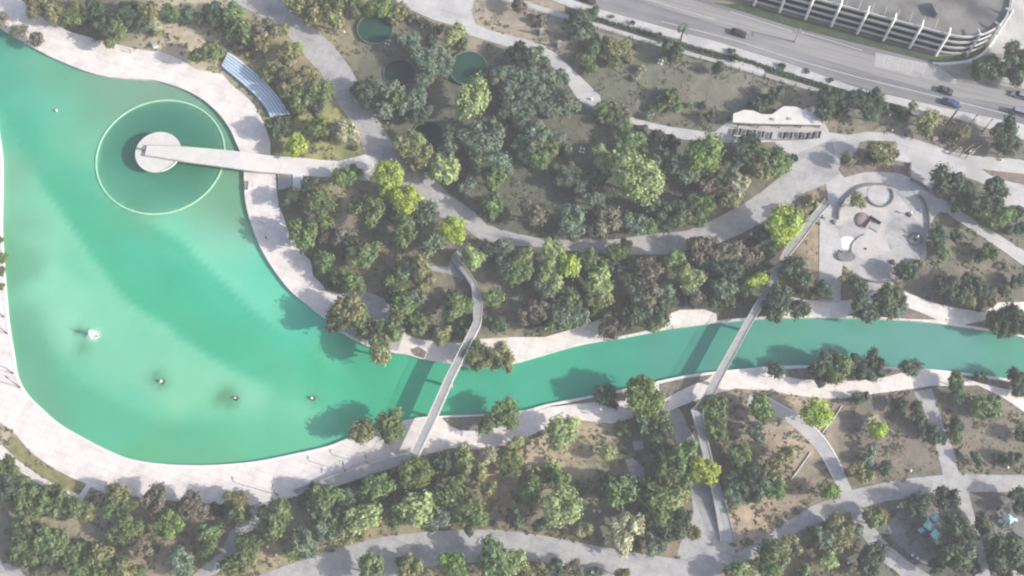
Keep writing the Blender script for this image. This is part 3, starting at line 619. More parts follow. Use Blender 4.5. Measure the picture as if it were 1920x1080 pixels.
# --- white stools and garden lights
def stool_mesh():
    bm = bmesh.new(); add_box(bm, 0, 0, 0.26, 0.52, 0.52, 0.52, bev=0.06)
    me = bpy.data.meshes.new('stool'); bm.to_mesh(me); bm.free(); me.materials.append(M['white']); return me
SM = stool_mesh()
nth = ['nearest', 'second nearest', 'third nearest', 'fourth nearest']
for (x, y, nm) in ((727, 79, 'by the topmost round pool'), (1091, 282, 'in the shady wood clearing'), (1238, 116, 'below the palm by the street'), (887, 213, 'under the light green tree')):
    for i, (dx, dy, w_) in enumerate(((-3.5, 2.5, 'lower left'), (-1.5, -3.5, 'upper left'), (4, -2.5, 'upper right'), (2, 4, 'lower right'))):
        o = bpy.data.objects.new('stool', SM); COL.objects.link(o); p = W(x+dx, y+dy, 0.25); o.location = (p.x, p.y, 0.0 if nm[:3] != 'und' else 0); o.rotation_euler.z = 0.3+i
        tag(o, 'small white cube stool, %s of the four %s' % (w_, nm), 'stool', 'white cube stools in the wood')
def light_mesh():
    bm = bmesh.new(); add_cyl(bm, 0, 0, 0, 0.35, 0.16, 0.2, 12); r = bmesh.ops.create_uvsphere(bm, u_segments=14, v_segments=8, radius=0.34); bmesh.ops.translate(bm, vec=(0, 0, 0.5), verts=r['verts'])
    me = bpy.data.meshes.new('garden_globe'); bm.to_mesh(me); bm.free(); me.materials.append(M['white'])
    for p in me.polygons: p.use_smooth = True
    return me
LM = light_mesh()
for x, y, nm in ((645,60,'left of the topmost round pool'),(727,231,'beside the wide upper path'),(1707,883,'above the right end of the lower path'),(1889,876,'near the right edge above the lower path'),(1683,951,'on the left of the left play hollow'),
                 (1710,1041,'left one of two below the left play hollow'),(1720,1047,'right one of two below the left play hollow'),(502,1025,'in the grass left of the lower path bend'),(518,1040,'at the lower path bend'),(1109,186,'beside the narrow upper path'),
                 (1878,300,'beside the dark pergola frame'),(1673,245,'above the upper plaza'),(1668,216,'below the pavement'),(1590,1055,'beside the lower path loop'),(1114,958,'left one of two in the lower wood'),(1124,959,'right one of two in the lower wood'),
                 (200,1003,'left of the bottom left trees'),(309,1006,'between the bottom left trees'),(104,205,'floating on the upper lake, a buoy')):
    o = bpy.data.objects.new('garden_globe' if 'buoy' not in nm else 'buoy', LM); COL.objects.link(o); p = W(x, y, 0.3); o.location = (p.x, p.y, 0 if 'buoy' not in nm else -0.8)
    if 'buoy' in nm: tag(o, 'small white buoy floating on the upper lake', 'buoy')
    else: tag(o, 'small white globe ' + nm, 'globe light', 'white garden globes')
# --- fountains
def fountain(x, y, label, spray):
    p = W(x, y, -0.7); e = tag(empty('fountain', tuple(p)), label, 'fountain', 'fountains in the lake')
    bm = bmesh.new(); add_cyl(bm, 0, 0, -0.3, 0.35, 0.75, 0.5, 20); from_bm('nozzle_float', bm, M['dark'], e)
    bm = bmesh.new(); add_cyl(bm, 0, 0, 0.35, 0.6, 0.14, 0.1, 12); from_bm('nozzle', bm, M['white'], e)
    n = int(420*spray); rn = random.Random(int(x)); bm = bmesh.new()
    for i in range(n):
        a = rn.uniform(0, 6.28); u = rn.random(); r = (0.1+1.5*u*rn.random())*(0.25+spray*0.6); z = 0.5+2.2*spray*(1-u)*rn.random()
        s = rn.uniform(0.03, 0.10); q = bmesh.ops.create_icosphere(bm, subdivisions=1, radius=s)
        bmesh.ops.translate(bm, vec=(r*math.cos(a)-0.3, r*math.sin(a), z if rn.random() < .8 else 0.03), verts=q['verts'])
    tag(from_bm('spray', bm, M['spray'], e), kind='stuff')
fountain(178, 629, 'white bursting fountain in the left part of the lake', 1.5)
fountain(305, 716, 'small fountain nozzle, second from the left in the lake', 0.25)
fountain(443, 747, 'dark fountain nozzle, third from the left in the lake', 0.06)
fountain(587, 747, 'small fountain nozzle nearest the left footbridge', 0.2)
# --- parking garage
def cw(px): return [W(x, y, 0) for x, y in px]
wall = cw([(1414,8),(1461,20),(1509,33),(1558,48),(1607,60),(1656,74),(1706,88),(1755,101)])
dirv = (wall[-1]-wall[0]).normalized(); bay = (wall[-1]-wall[0]).length/7
base = [wall[-1]-dirv*bay*k for k in range(14, -1, -1)]
C0 = base[-1]; nin = Vector((-dirv.y, dirv.x, 0))
# quarter turn at the corner
RQ = 15.0; cc = C0+nin*RQ; arc = []
for i in range(1, 13):
    a = math.radians(-90+i*8.0); arc.append(cc+dirv*(RQ*math.cos(a))+nin*(RQ*math.sin(a)))
end_dir = (arc[-1]-arc[-2]).normalized()
line = base+arc+[arc[-1]+end_dir*8, arc[-1]+end_dir*40]
back = [line[-1]-dirv*20+nin*12, base[0]+nin*75]
gar = tag(empty('parking_garage', tuple(C0)), 'open multi-storey car park with white bands and slanting fins above the street', 'car park')
off = C0
HB = [1.3, 4.0, 6.8, 9.6]
def poly_in(d):
    P = []
    n = len(line)
    for i in range(n):
        t = (line[min(n-1, i+1)]-line[max(0, i-1)]); t.z = 0; t.normalize(); P.append(line[i]+Vector((-t.y, t.x, 0))*d)
    return P
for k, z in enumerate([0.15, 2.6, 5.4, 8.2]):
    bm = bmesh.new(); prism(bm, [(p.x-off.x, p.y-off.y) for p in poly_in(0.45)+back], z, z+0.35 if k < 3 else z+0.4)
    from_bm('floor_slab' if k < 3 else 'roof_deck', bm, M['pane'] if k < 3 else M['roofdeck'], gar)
for k, z in enumerate([1.55, 4.25, 6.95, 9.65]):
    A = poly_in(0.0); B = poly_in(0.3); bm = bmesh.new()
    q = [[bm.verts.new(v) for v in (Vector((a.x-off.x, a.y-off.y, z-0.75)), Vector((a.x-off.x, a.y-off.y, z)), Vector((b_.x-off.x, b_.y-off.y, z)), Vector((b_.x-off.x, b_.y-off.y, z-0.75)))] for a, b_ in zip(A, B)]
    for i in range(len(q)-1):
        for kk in range(4): bm.faces.new((q[i][kk], q[i][(kk+1) % 4], q[i+1][(kk+1) % 4], q[i+1][kk]))
    bm.faces.new(q[0]); bm.faces.new(q[-1][::-1])
    from_bm('parapet_band', bm, M['band'], gar)
bm = bmesh.new(); prism(bm, [(p.x-off.x, p.y-off.y) for p in poly_in(5.5)+back], 0.2, 8.0); from_bm('core_wall', bm, M['dgrey'], gar)
fi = [p for p in base] + [arc[3], arc[6], arc[9]]
for i, p in enumerate(fi):
    bm = bmesh.new()
    if i < len(base): t = dirv
    else: j = (3, 6, 9)[i-len(base)]; t = (arc[j+1]-arc[j-1]).normalized()
    nn = Vector((t.y, -t.x, 0)); o1 = p-off
    add_bar(bm, o1+nn*0.5, o1+nn*0.35+Vector((0, 0, 10.7)), 0.42, 4)
    add_bar(bm, o1+nn*0.35+Vector((0, 0, 10.6)), o1-nn*1.6+Vector((0, 0, 10.4)), 0.3, 4)
    from_bm('facade_fin', bm, M['white'], gar)
for i in range(2, 13):
    bm = bmesh.new(); p = base[i]+dirv*bay*0.5+nin*3-off; add_box(bm, p.x, p.y, 4, 0.6, 0.6, 8); from_bm('inner_column', bm, M['mgrey'], gar)
P = W(1757, 22, 8.7)-off; bm = bmesh.new(); add_box(bm, P.x, P.y, 9.4, 3.0, 3.5, 2.2, 0.3, 0.1); from_bm('stair_tower', bm, M['dgrey'], gar)
bm = bmesh.new()
for i in range(9):
    a = W(1560+i*24, 12+i*5.5, 8.6)-off; b2 = W(1568+i*24, -10+i*5.5, 8.6)-off
    d = (b2-a); l = d.length; m_ = (a+b2)/2; add_box(bm, m_.x, m_.y, 8.615, l, 0.15, 0.02, math.atan2(d.y, d.x))
from_bm('bay_marking', bm, M['paint'], gar)
# --- pavilion
pv = tag(empty('pavilion', tuple(W(1455, 235, 0))), 'low pavilion with a peaked pale roof on the upper plaza', 'pavilion')
rf = [(1375,213),(1395,206),(1412,207),(1428,214),(1448,214),(1462,204),(1470,199),(1492,200),(1512,207),(1541,219),(1541,234),(1480,232.5),(1410,231),(1374,229)]
bm = bmesh.new(); prism(bm, [(W(x, y, 3.4)-pv.location)[:2] for x, y in rf], 3.05, 3.4); from_bm('roof', bm, M['gang'], pv)
bm = bmesh.new(); prism(bm, [(W(x, y, 0)-pv.location)[:2] for x, y in ((1385,226),(1535,229),(1535,238),(1385,236))], 0, 3.0); from_bm('wall', bm, M['dgrey'], pv)
bm = bmesh.new(); prism(bm, [(W(x, y, 3.45)-pv.location)[:2] for x, y in ((1447,222),(1452,222),(1452,226),(1447,226))], 3.4, 3.8); prism(bm, [(W(x, y, 3.45)-pv.location)[:2] for x, y in ((1478,221),(1484,221),(1484,225),(1478,225))], 3.4, 3.75); from_bm('roof_vent', bm, M['mgrey'], pv)
for x in (1382, 1420, 1460, 1500, 1535):
    bm = bmesh.new(); p = W(x, 240, 0)-pv.location; add_cyl(bm, p.x, p.y, 0, 3.1, 0.12, 0.12, 10); from_bm('roof_post', bm, M['dark'], pv)
# dark benches in a row on a dark strip before it
slab('paving_strip', [(1372,255),(1400,258),(1460,261),(1500,260),(1538,257),(1538,259),(1500,262.5),(1460,263.5),(1400,260.5),(1372,257)], 0.09, M['dgrey'], keep=False)
bm = bmesh.new()
add_box(bm, 0, 0, 0.45, 0.5, 2.0, 0.10, bev=0.02); 
me_s = bpy.data.meshes.new('seat'); bm.to_mesh(me_s); bm.free(); me_s.materials.append(M['dark'])
bm = bmesh.new(); add_box(bm, 0.28, 0, 0.75, 0.08, 2.0, 0.5, bev=0.02); me_b = bpy.data.meshes.new('backrest'); bm.to_mesh(me_b); bm.free(); me_b.materials.append(M['dark'])
bm = bmesh.new(); add_box(bm, 0, -0.8, 0.2, 0.4, 0.08, 0.4); me_l = bpy.data.meshes.new('leg'); bm.to_mesh(me_l); bm.free(); me_l.materials.append(M['dark'])
bench = []
ords = 'first second third fourth fifth sixth seventh eighth ninth tenth eleventh twelfth'.split()
for i, (x, y) in enumerate(((1375,248),(1387,247),(1401,249),(1414,250),(1430,252),(1445,254),(1470,254),(1483,254),(1499,254),(1513,255),(1524,254),(1536,252))):
    e = empty('bench', (W(x, y, 0.4).x, W(x, y, 0.4).y, 0), math.radians(-18))
    tag(e, 'dark slanting bench before the pavilion, %s from the left' % ords[i], 'bench', 'dark benches before the pavilion')
    for me, nm in ((me_s, 'seat'), (me_b, 'backrest')): o = bpy.data.objects.new(nm, me); COL.objects.link(o); o.parent = e
    for s in (0, 1): o = bpy.data.objects.new('leg', me_l); COL.objects.link(o); o.parent = e; o.location = (0, 1.6*s, 0)
# --- small things near the top right
bm = bmesh.new(); prism(bm, [V2(1708,208,2.4), V2(1731,213,2.4), V2(1734,219,2.4), V2(1711,214,2.4)], 2.2, 2.45); r_ = empty('kiosk', tuple(W(1721, 218, 0)))
tag(r_, 'bright white flat-roofed kiosk beside the pavement and palm', 'kiosk'); o = from_bm('roof', bm, M['white'], r_); o.location = -r_.location
bm = bmesh.new(); prism(bm, [V2(1711,214), V2(1729,218), V2(1731,221), V2(1713,218)], 0, 2.2); o = from_bm('wall', bm, M['mgrey'], r_); o.location = -r_.location
pg = tag(empty('pergola', tuple(W(1824, 276, 0))), 'dark slanting pergola frame at the edge of the upper plaza', 'pergola')
A_ = [W(x, y, 2.5)-pg.location for x, y in ((1806,284),(1834,263),(1842,270),(1816,289))]
for i in range(4):
    bm = bmesh.new(); add_bar(bm, A_[i], A_[(i+1) % 4], 0.22, 4); from_bm('beam', bm, M['dark'], pg)
    bm = bmesh.new(); add_bar(bm, Vector((A_[i].x, A_[i].y, 0)), A_[i], 0.1, 6); from_bm('post', bm, M['dark'], pg)
bm = bmesh.new()
for t in (0.2, 0.35, 0.5, 0.65, 0.8): add_bar(bm, A_[0].lerp(A_[1], t), A_[3].lerp(A_[2], t), 0.06, 4)
tag(from_bm('slats', bm, M['dark'], pg))
o = empty('sandwich_board', tuple(W(1822, 288, 0)), 0.6); tag(o, 'bright white board beside the dark pergola', 'board')
bm = bmesh.new(); add_box(bm, 0, 0, 0.55, 1.4, 0.08, 1.1, Matrix.Rotation(0.5, 3, 'X')); from_bm('front_panel', bm, M['white'], o)
bm = bmesh.new(); add_box(bm, 0, 0.5, 0.5, 1.4, 0.06, 1.05, Matrix.Rotation(-0.4, 3, 'X')); from_bm('back_panel', bm, M['white'], o)
# --- lamps
def lamp(x, y, h, arm, label, rz=0, m='dark', t=0.09):
    p = W(x, y, 0); e = tag(empty('street_lamp', tuple(p), rz), label, 'street lamp', 'lamp posts')
    bm = bmesh.new(); add_cyl(bm, 0, 0, 0, h, t*1.4, t, 10); from_bm('pole', bm, M[m], e)
    bm = bmesh.new(); add_bar(bm, (0, 0, h-0.05), (arm, 0, h+0.25), t*0.7, 6); from_bm('arm', bm, M[m], e)
    bm = bmesh.new(); add_box(bm, arm+0.25, 0, h+0.26, 0.8, 0.32, 0.14, bev=0.03); from_bm('lamp_head', bm, M[m], e)
    bm = bmesh.new(); add_cyl(bm, 0, 0, 0, 0.25, 0.28, 0.28, 12); from_bm('base_plate', bm, M['dgrey'], e)
lamp(37, 726, 5, 1.4, 'dark lamp post at the bend of the left lake bank', 2.5)
lamp(24, 700, 5, 1.4, 'dark lamp post above the bend of the left lake bank', 2.9)
lamp(13, 625, 4.5, 0.9, 'slim lamp post on the left bank beside the white kerb', 3.1)
lamp(7, 594, 3, 0.8, 'short dark lamp post highest up the left bank', 3.1)
lamp(520, 928, 6, 0.7, 'dark lamp post at the foot of the long ramp', 1.6)
lamp(648, 884, 5, 0.6, 'dark lamp post beside the middle of the long ramp', 1.6)
lamp(690, 872, 5, 0.6, 'dark lamp post beside the upper end of the long ramp', 1.6)
lamp(1490, 79, 6.5, 1.2, 'pale street lamp on the garage side of the street', -1.2, 'mgrey', 0.16)
lamp(1776, 233, 7.5, 1.0, 'dark leaning-looking lamp post between kiosk and pergola', 0.8, 'dark', 0.2)
lamp(1815, 238, 5, 0.5, 'slim lamp post right of the kiosk', 0.8)
lamp(1843, 246, 5, 0.5, 'slim lamp post nearest the right edge by the pavement', 0.8)
# --- fence along the verge: each post a part
fpx = [(975,14),(1000,22),(1030,31),(1060,40),(1090,48),(1120,56),(1148,64),(1185,74),(1218,84),(1250,92),(1280,101),(1312,112),(1345,120),(1385,133),(1410,140),(1433,146),(1462,155),(1490,163),(1515,170),(1540,178)]
fe = tag(empty('fence', tuple(W(1250, 92, 0))), 'thin dark post-and-rail fence between park and street verge', 'fence')
for x, y in fpx:
    bm = bmesh.new(); p = W(x, y, 0)-fe.location; add_box(bm, p.x, p.y, 0.9, 0.2, 0.2, 1.8); from_bm('fence_post', bm, M['dgrey'], fe)
for z in (0.6, 1.5):
    bm = bmesh.new()
    for a, b2 in zip(fpx, fpx[1:]): add_bar(bm, W(*a)-fe.location+Vector((0, 0, z)), W(*b2)-fe.location+Vector((0, 0, z)), 0.035, 4)
    from_bm('fence_rail', bm, M['dgrey'], fe)
# --- cars
def car(x, y, col, label, ang, L=4.5, van=False):
    p = W(x, y, 0.6); e = tag(empty('car', (p.x, p.y, 0.05), ang), label, 'car' if not van else 'van', 'cars on the street')
    wd = 1.8; hh = 0.5; 
    prof = [(-L/2, .35), (-L/2, .78), (-L/2+.15, .92), (-L*.22, .98), (L*.22, .95), (L/2-.25, .78), (L/2, .6), (L/2, .35)]
    cab = [(-L*.40, .93), (-L*.27, 1.42), (L*.06, 1.45), (L*.24, .93)] if not van else [(-L*.46, .93), (-L*.44, 1.95), (L*.22, 1.95), (L*.38, .93)]
    def ext(pr, w0, w1, zt):
        bm = bmesh.new(); n = len(pr); zs = max(q[1] for q in pr)
        l = [bm.verts.new((a, (w0 if b < zt else w1), b)) for a, b in pr]; r = [bm.verts.new((a, -(w0 if b < zt else w1), b)) for a, b in pr]
        bm.faces.new(l); bm.faces.new(r[::-1])
        for i in range(n): bm.faces.new((l[i], r[i], r[(i+1) % n], l[(i+1) % n]))
        bmesh.ops.bevel(bm, geom=list(bm.edges), offset=0.05, segments=2, affect='EDGES', clamp_overlap=True)
        return bm
    pm = mat('car_paint', col, None, 1, 0.3, spec=0.5)
    from_bm('body', ext(prof, wd/2, wd/2-0.04, .8), pm, e)
    gl = from_bm('windows', ext(cab, wd/2-0.06, wd/2-0.22, 1.0), M['glass'], e)
    bm = bmesh.new(); x0, x1, zt = (cab[1][0]+.05, cab[2][0]-.05, cab[1][1]); add_box(bm, (x0+x1)/2, 0, zt+0.02, x1-x0, wd-0.5, 0.05, bev=0.02); from_bm('roof', bm, pm, e)
    for sx in (-1, 1):
        for sy in (-1, 1):
            bm = bmesh.new(); add_bar(bm, (sx*L*.31, sy*(wd/2-0.2), .33), (sx*L*.31, sy*(wd/2+0.01), .33), .33, 18); from_bm('wheel', bm, M['dark'], e)
    for sy in (-1, 1):
        bm = bmesh.new(); add_box(bm, L/2-0.03, sy*.62, .66, .1, .36, .13, bev=0.02); from_bm('headlight', bm, M['white'], e)
    return e
d_ = W(1709, 187)-W(1479, 118); ca_ = math.atan2(d_.y, d_.x)
car(1385, 62, (0.03, 0.032, 0.038, 1), 'black car driving alone on the street, left of the garage corner', ca_)
car(1773, 170, (0.06, 0.06, 0.065, 1), 'dark grey car beside the blue car on the street', ca_, 4.3)
car(1783, 193, (0.03, 0.06, 0.19, 1), 'blue car on the street, nearest the pavement', ca_, 4.9)
car(1103, 0, (0.04, 0.04, 0.045, 1), 'dark car cut by the top edge of the photo', ca_)
car(1911, 178, (0.2, 0.21, 0.23, 1), 'grey car at the right edge of the photo', ca_+math.pi, 4.5)
car(1914, 212, (0.22, 0.21, 0.29, 1), 'pale lilac van at the right edge of the photo', ca_, 5.0, True)
# --- play area
def ring_thing(name, label, cat, x, y, rpx, wd, z, m, mf=None, a0=0, a1=2*math.pi):
    p = W(x, y, 0); e = tag(empty(name, tuple(p)), label, cat); r = rpx*0.135
    bm = bmesh.new(); tube_ring(bm, 0, 0, r-wd, wd, 0.0, z, 48, a0, a1); from_bm('low_wall', bm, M[m], e)
    if mf: bm = bmesh.new(); add_cyl(bm, 0, 0, 0, 0.16, r-wd-0.01, r-wd-0.01, 48); from_bm('inner_floor', bm, M[mf], e)
    return e
ring_thing('round_seat_wall', 'dark curved seat wall with a pale round floor in the play area', 'seat wall', 1649, 366, 27, 0.35, 0.6, 'dgrey', 'plaza', math.radians(-170), math.radians(30))
cwp = smooth([(1571,412),(1572,396),(1580,380),(1595,365),(1610,353),(1635,347),(1665,347)], False, 5)
o = strip('curved_wall', cwp, -0.18, 0.18, 0.9, M['dgrey'], base=-0.1); tag(o, 'thin dark curved wall round the upper left of the play area', 'wall')
o = strip('curved_wall', smooth([(1723,366),(1735,385),(1741,410),(1742,440)], False, 5), -0.18, 0.18, 0.8, M['dgrey'], base=-0.1); tag(o, 'dark curved wall along the right side of the play area', 'wall')
o = strip('curved_wall', smooth([(1600,514),(1620,525),(1650,530),(1680,528),(1697,524)], False, 5), -0.2, 0.2, 0.8, M['dgrey'], base=-0.1); tag(o, 'dark curved wall at the bottom of the play area', 'wall')
o = strip('curved_wall', smooth([(1596,475),(1598,460),(1608,448),(1622,441)], False, 5), -0.12, 0.12, 0.4, M['mgrey'], base=-0.1); tag(o, 'short grey arc wall in the middle of the play area', 'wall')
o = strip('curved_wall', [(1700,327),(1706,310),(1707,338)][0:2]+[(1706,306)], -0.12, 0.12, 0.9, M['dgrey'], base=-0.1); tag(o, 'short dark wall at the right end of the round planting bed', 'wall')
o = strip('curved_wall', smooth([(1706,336),(1725,347),(1745,361),(1762,372)], False, 4), -0.2, 0.2, 1.0, M['dgrey'], base=-0.1); tag(o, 'dark wall between the plaza and the round path', 'wall')
o = strip('curved_wall', smooth([(1560,562),(1500,555),(1470,545),(1450,540)], False, 4), -0.12, 0.12, 0.8, M['dgrey'], base=-0.1); tag(o, 'dark wall above the canal promenade left of the white path', 'wall')
o = strip('curved_wall', smooth([(1440,746),(1480,768),(1509,788),(1536,810),(1562,845),(1582,885)], False, 5), -0.2, 0.15, 0.14, M['white'], base=-0.1); tag(o, 'low white curb along the right curved track', 'wall')
o = strip('curved_wall', [(1543,860),(1551,874),(1558,888),(1563,898)], -0.15, 0.15, 0.2, M['white'], base=-0.1); tag(o, 'short white wall on the inner side of the curved track', 'wall')
o = strip('curved_wall', [(1483,900),(1498,880),(1512,860),(1520,848)], -0.1, 0.1, 0.3, M['white'], base=-0.1); tag(o, 'thin straight white kerb inside the curved track', 'wall')
o = strip('curved_wall', [(1542,812),(1555,795),(1568,778),(1578,762)], -0.1, 0.1, 0.3, M['white'], base=-0.1); tag(o, 'thin straight white kerb above the curved track', 'wall')
p = W(1716, 449, 0); e = tag(empty('carousel', tuple(p)), 'round grey carousel with a white centre post in the play area', 'carousel')
bm = bmesh.new(); tube_ring(bm, 0, 0, 1.35, 0.55, 0.1, 0.35, 40); from_bm('ring_platform', bm, M['dgrey'], e)
bm = bmesh.new(); add_cyl(bm, 0, 0, 0, 0.3, 0.55, 0.5, 20); from_bm('hub', bm, M['dark'], e)
bm = bmesh.new(); add_cyl(bm, 0.2, 0.2, 0, 1.5, 0.15, 0.15, 10); q = bmesh.ops.create_uvsphere(bm, u_segments=12, v_segments=8, radius=0.35); bmesh.ops.translate(bm, vec=(0.2, 0.2, 1.6), verts=q['verts']); from_bm('centre_post', bm, M['white'], e)
p = W(1704, 403, 0); e = tag(empty('spinner', tuple(p)), 'small dark spinner with a white ball top in the play area', 'spinner')
bm = bmesh.new(); add_cyl(bm, 0, 0, 0, 0.35, 0.75, 0.65, 20); from_bm('base_disc', bm, M['dark'], e)
bm = bmesh.new(); add_cyl(bm, 0, 0, 0.3, 1.6, 0.1, 0.1, 8); q = bmesh.ops.create_uvsphere(bm, u_segments=12, v_segments=8, radius=0.4); bmesh.ops.translate(bm, vec=(0, 0, 1.7), verts=q['verts']); from_bm('ball_post', bm, M['white'], e)
p = W(1586, 482, 0); e = tag(empty('trampoline', tuple(p)), 'oval dark grey trampoline with black posts in the play area', 'trampoline')
bm = bmesh.new(); add_cyl(bm, 0, 0, 0.5, 0.72, 2.25, 2.35, 40); bmesh.ops.scale(bm, vec=(1, 0.62, 1), verts=bm.verts); from_bm('jumping_mat', bm, M['dgrey'], e)
for a in range(0, 360, 60):
    bm = bmesh.new(); c, s = math.cos(math.radians(a)), math.sin(math.radians(a)); add_bar(bm, (2.1*c, 1.3*s, 0), (2.1*c, 1.3*s, 1.3 if 30 < a < 170 else 0.5), 0.12, 8); from_bm('leg', bm, M['dark'], e)
p = W(1640, 424, 0); e = tag(empty('play_sculpture', tuple(p)), 'dark v-shaped climbing walls on a brown mound in the play area', 'play sculpture')
bm = bmesh.new()
add_box(bm, 0.1, 1.5, 0.6, 3.4, 0.3, 1.2, math.radians(-38)); add_box(bm, -1.9, 0.6, 0.6, 3.0, 0.3, 1.2, math.radians(50)); from_bm('climbing_wall', bm, M['dark'], e)
bm = bmesh.new(); q = bmesh.ops.create_uvsphere(bm, u_segments=24, v_segments=10, radius=1); bmesh.ops.scale(bm, vec=(2.3, 2.4, 0.7), verts=q['verts']); bmesh.ops.translate(bm, vec=(-2.9, 1.6, 0), verts=q['verts']); from_bm('mound', bm, M['mound'], e, True)
bm = bmesh.new(); add_box(bm, 0, -0.2, 0.15, 2.6, 2.2, 0.3, math.radians(-38), 0.04); from_bm('landing_pad', bm, M['mgrey'], e)
for x, y, nm, c_, m_, s_ in ((1565,417,'brown box seat at the left gate of the play area','seat','mound',1.3),(1623,467,'small dark stump seat in the middle of the play area','seat','dark',0.5),(1673,492,'round dark boulder at the bottom of the play area','boulder','dark',1.2),
                       (1573,470,'small black post beside the trampoline','post','dark',0.4),(1725,395,'small dark seat below the right wall of the play area','seat','mgrey',0.7),(1716,468,'small grey stump beneath the carousel','seat','mgrey',0.5)):
    bm = bmesh.new(); q = bmesh.ops.create_icosphere(bm, subdivisions=3, radius=s_/2*1.2); 
    for v in bm.verts: v.co *= 1+0.12*noise.noise(v.co*3+Vector((x, y, 0))); v.co.z = max(-.1, min(v.co.z*0.8, s_*0.4))
    p = W(x, y, 0); o = from_bm('boulder' if c_ == 'boulder' else 'stump_seat' if c_ == 'seat' else 'short_post', bm, M[m_]); o.location = (p.x, p.y, 0.15); tag(o, nm, c_)
# teal play towers
def play_tower(x, y, label, roofs, slides):
    p = W(x, y, 0); e = tag(empty('play_tower', tuple(p)), label, 'play tower', 'teal play towers in the lower hollows')
    for (rx, ry, s) in roofs:
        c = W(rx, ry, 3.0)-p; w_ = s*0.135
        bm = bmesh.new(); r = bmesh.ops.create_cone(bm, cap_ends=True, segments=4, radius1=w_*0.66, radius2=w_*0.2, depth=0.7); bmesh.ops.translate(bm, vec=(c.x, c.y, 3.2), verts=r['verts']); from_bm('tower_roof', bm, M['teal'], e)
        bm = bmesh.new(); add_cyl(bm, c.x, c.y, 1.3, 1.45, w_*0.5, w_*0.5, 8); from_bm('tower_floor', bm, M['dgrey'], e)
        for k in range(4):
            a = k*math.pi/2+0.5; bm = bmesh.new(); add_bar(bm, (c.x+w_*.42*math.cos(a), c.y+w_*.42*math.sin(a), 0), (c.x+w_*.42*math.cos(a), c.y+w_*.42*math.sin(a), 2.9), 0.06, 6); from_bm('tower_post', bm, M['teal'], e)
    for (ax, ay, bx, by, ww) in slides:
        a = W(ax, ay, 1.6)-p; b2 = W(bx, by, 0.2)-p; a.z, b2.z = 1.7, 0.25; d = b2-a; l = d.length
        bm = bmesh.new(); add_box(bm, 0, 0, 0, l, ww, 0.1); add_box(bm, 0, ww/2, 0.15, l, 0.08, 0.3); add_box(bm, 0, -ww/2, 0.15, l, 0.08, 0.3)
        bmesh.ops.rotate(bm, cent=(0, 0, 0), matrix=Matrix.Rotation(math.atan2(d.y, d.x), 3, 'Z') @ Matrix.Rotation(math.asin(-d.z/l), 3, 'Y'), verts=bm.verts); bmesh.ops.translate(bm, vec=(a+b2)/2, verts=bm.verts)
        from_bm('slide', bm, M['teal'], e)
play_tower(1745, 1000, 'teal play tower with three roofs and slides in the left hollow', [(1754,970,14),(1742,984,16),(1756,1002,17)], [(1740,986,1723,997,1.0),(1745,990,1754,998,1.1),(1756,1005,1757,1019,0.7),(1748,1010,1757,1020,0.4)])
play_tower(1893, 978, 'small teal play tower with one slide in the right hollow', [(1893,973,15)], [(1891,978,1882,989,0.7),(1899,974,1907,976,0.5)])
# pale standing slabs, spring ring and other small furniture
for x, y, h, nm in ((1015,58,3.2,'pale upright slab left of the narrow upper path'),(1048,82,3.6,'pale upright slab nearest the narrow upper path')):
    p = W(x, y+8, 0); bm = bmesh.new(); add_box(bm, 0, 0, h/2, 1.1, 0.4, h, bev=0.06); o = from_bm('standing_slab', bm, M['mgrey'], None); o.location = (p.x, p.y, 0); tag(o, nm, 'standing slab')
for x, y, rz, nm in ((493,415,-0.25,'white slab standing in for a sunlit patch on the shaded promenade'),(464,349,1.55,'narrow dark bench at the promenade edge below the gangway')):  # white slab is added in place of a sunlit gap in the shade
    e = empty('bench', tuple(W(x, y, 0.1)), rz); e.location.z = 0.1; tag(e, nm, 'bench')
    mm_ = M['white'] if 'white' in nm else M['dark']
    bm = bmesh.new(); add_box(bm, 0, 0, 0.45, 2.6, 0.8 if 'white' in nm else 0.4, 0.14, bev=0.03); from_bm('seat', bm, mm_, e)
    for s in (-1, 1): bm = bmesh.new(); add_box(bm, s*1.0, 0, 0.19, 0.15, 0.35, 0.38); from_bm('leg', bm, mm_, e)
e = tag(empty('climbing_ring', tuple(W(1877, 500, 0))), 'small dark twisted climbing ring in the right meadow', 'climbing ring')
bm = bmesh.new(); tube_ring(bm, 0, 0, 0.9, 0.2, 0.2, 0.4, 30); from_bm('hoop', bm, M['dark'], e)
bm = bmesh.new(); add_bar(bm, (-2.2, -.4, 0.1), (0, 0.9, .9), .12); add_bar(bm, (0, 0.9, .9), (1.5, 1.2, 0), .12); from_bm('bars', bm, M['dark'], e)
e = tag(empty('service_box', tuple(W(1752, 262, 0))), 'small pale box with dark wheels by the plaza hedge', 'box')
bm = bmesh.new(); add_box(bm, 0, 0, 0.5, 1.4, 0.9, 0.9, bev=0.05); from_bm('box_body', bm, M['mound'], e)
e = tag(empty('service_box', tuple(W(292, 88, 0))), 'small white box on the edge of the upper promenade', 'box')
bm = bmesh.new(); add_box(bm, 0, 0, 0.5, 1.3, 1.0, 1.0, 0.3, 0.05); from_bm('box_body', bm, M['white'], e)
bm = bmesh.new(); add_box(bm, 0, 0, 1.06, 1.4, 1.1, 0.08, 0.3, 0.02); from_bm('box_lid', bm, M['plaza'], e)
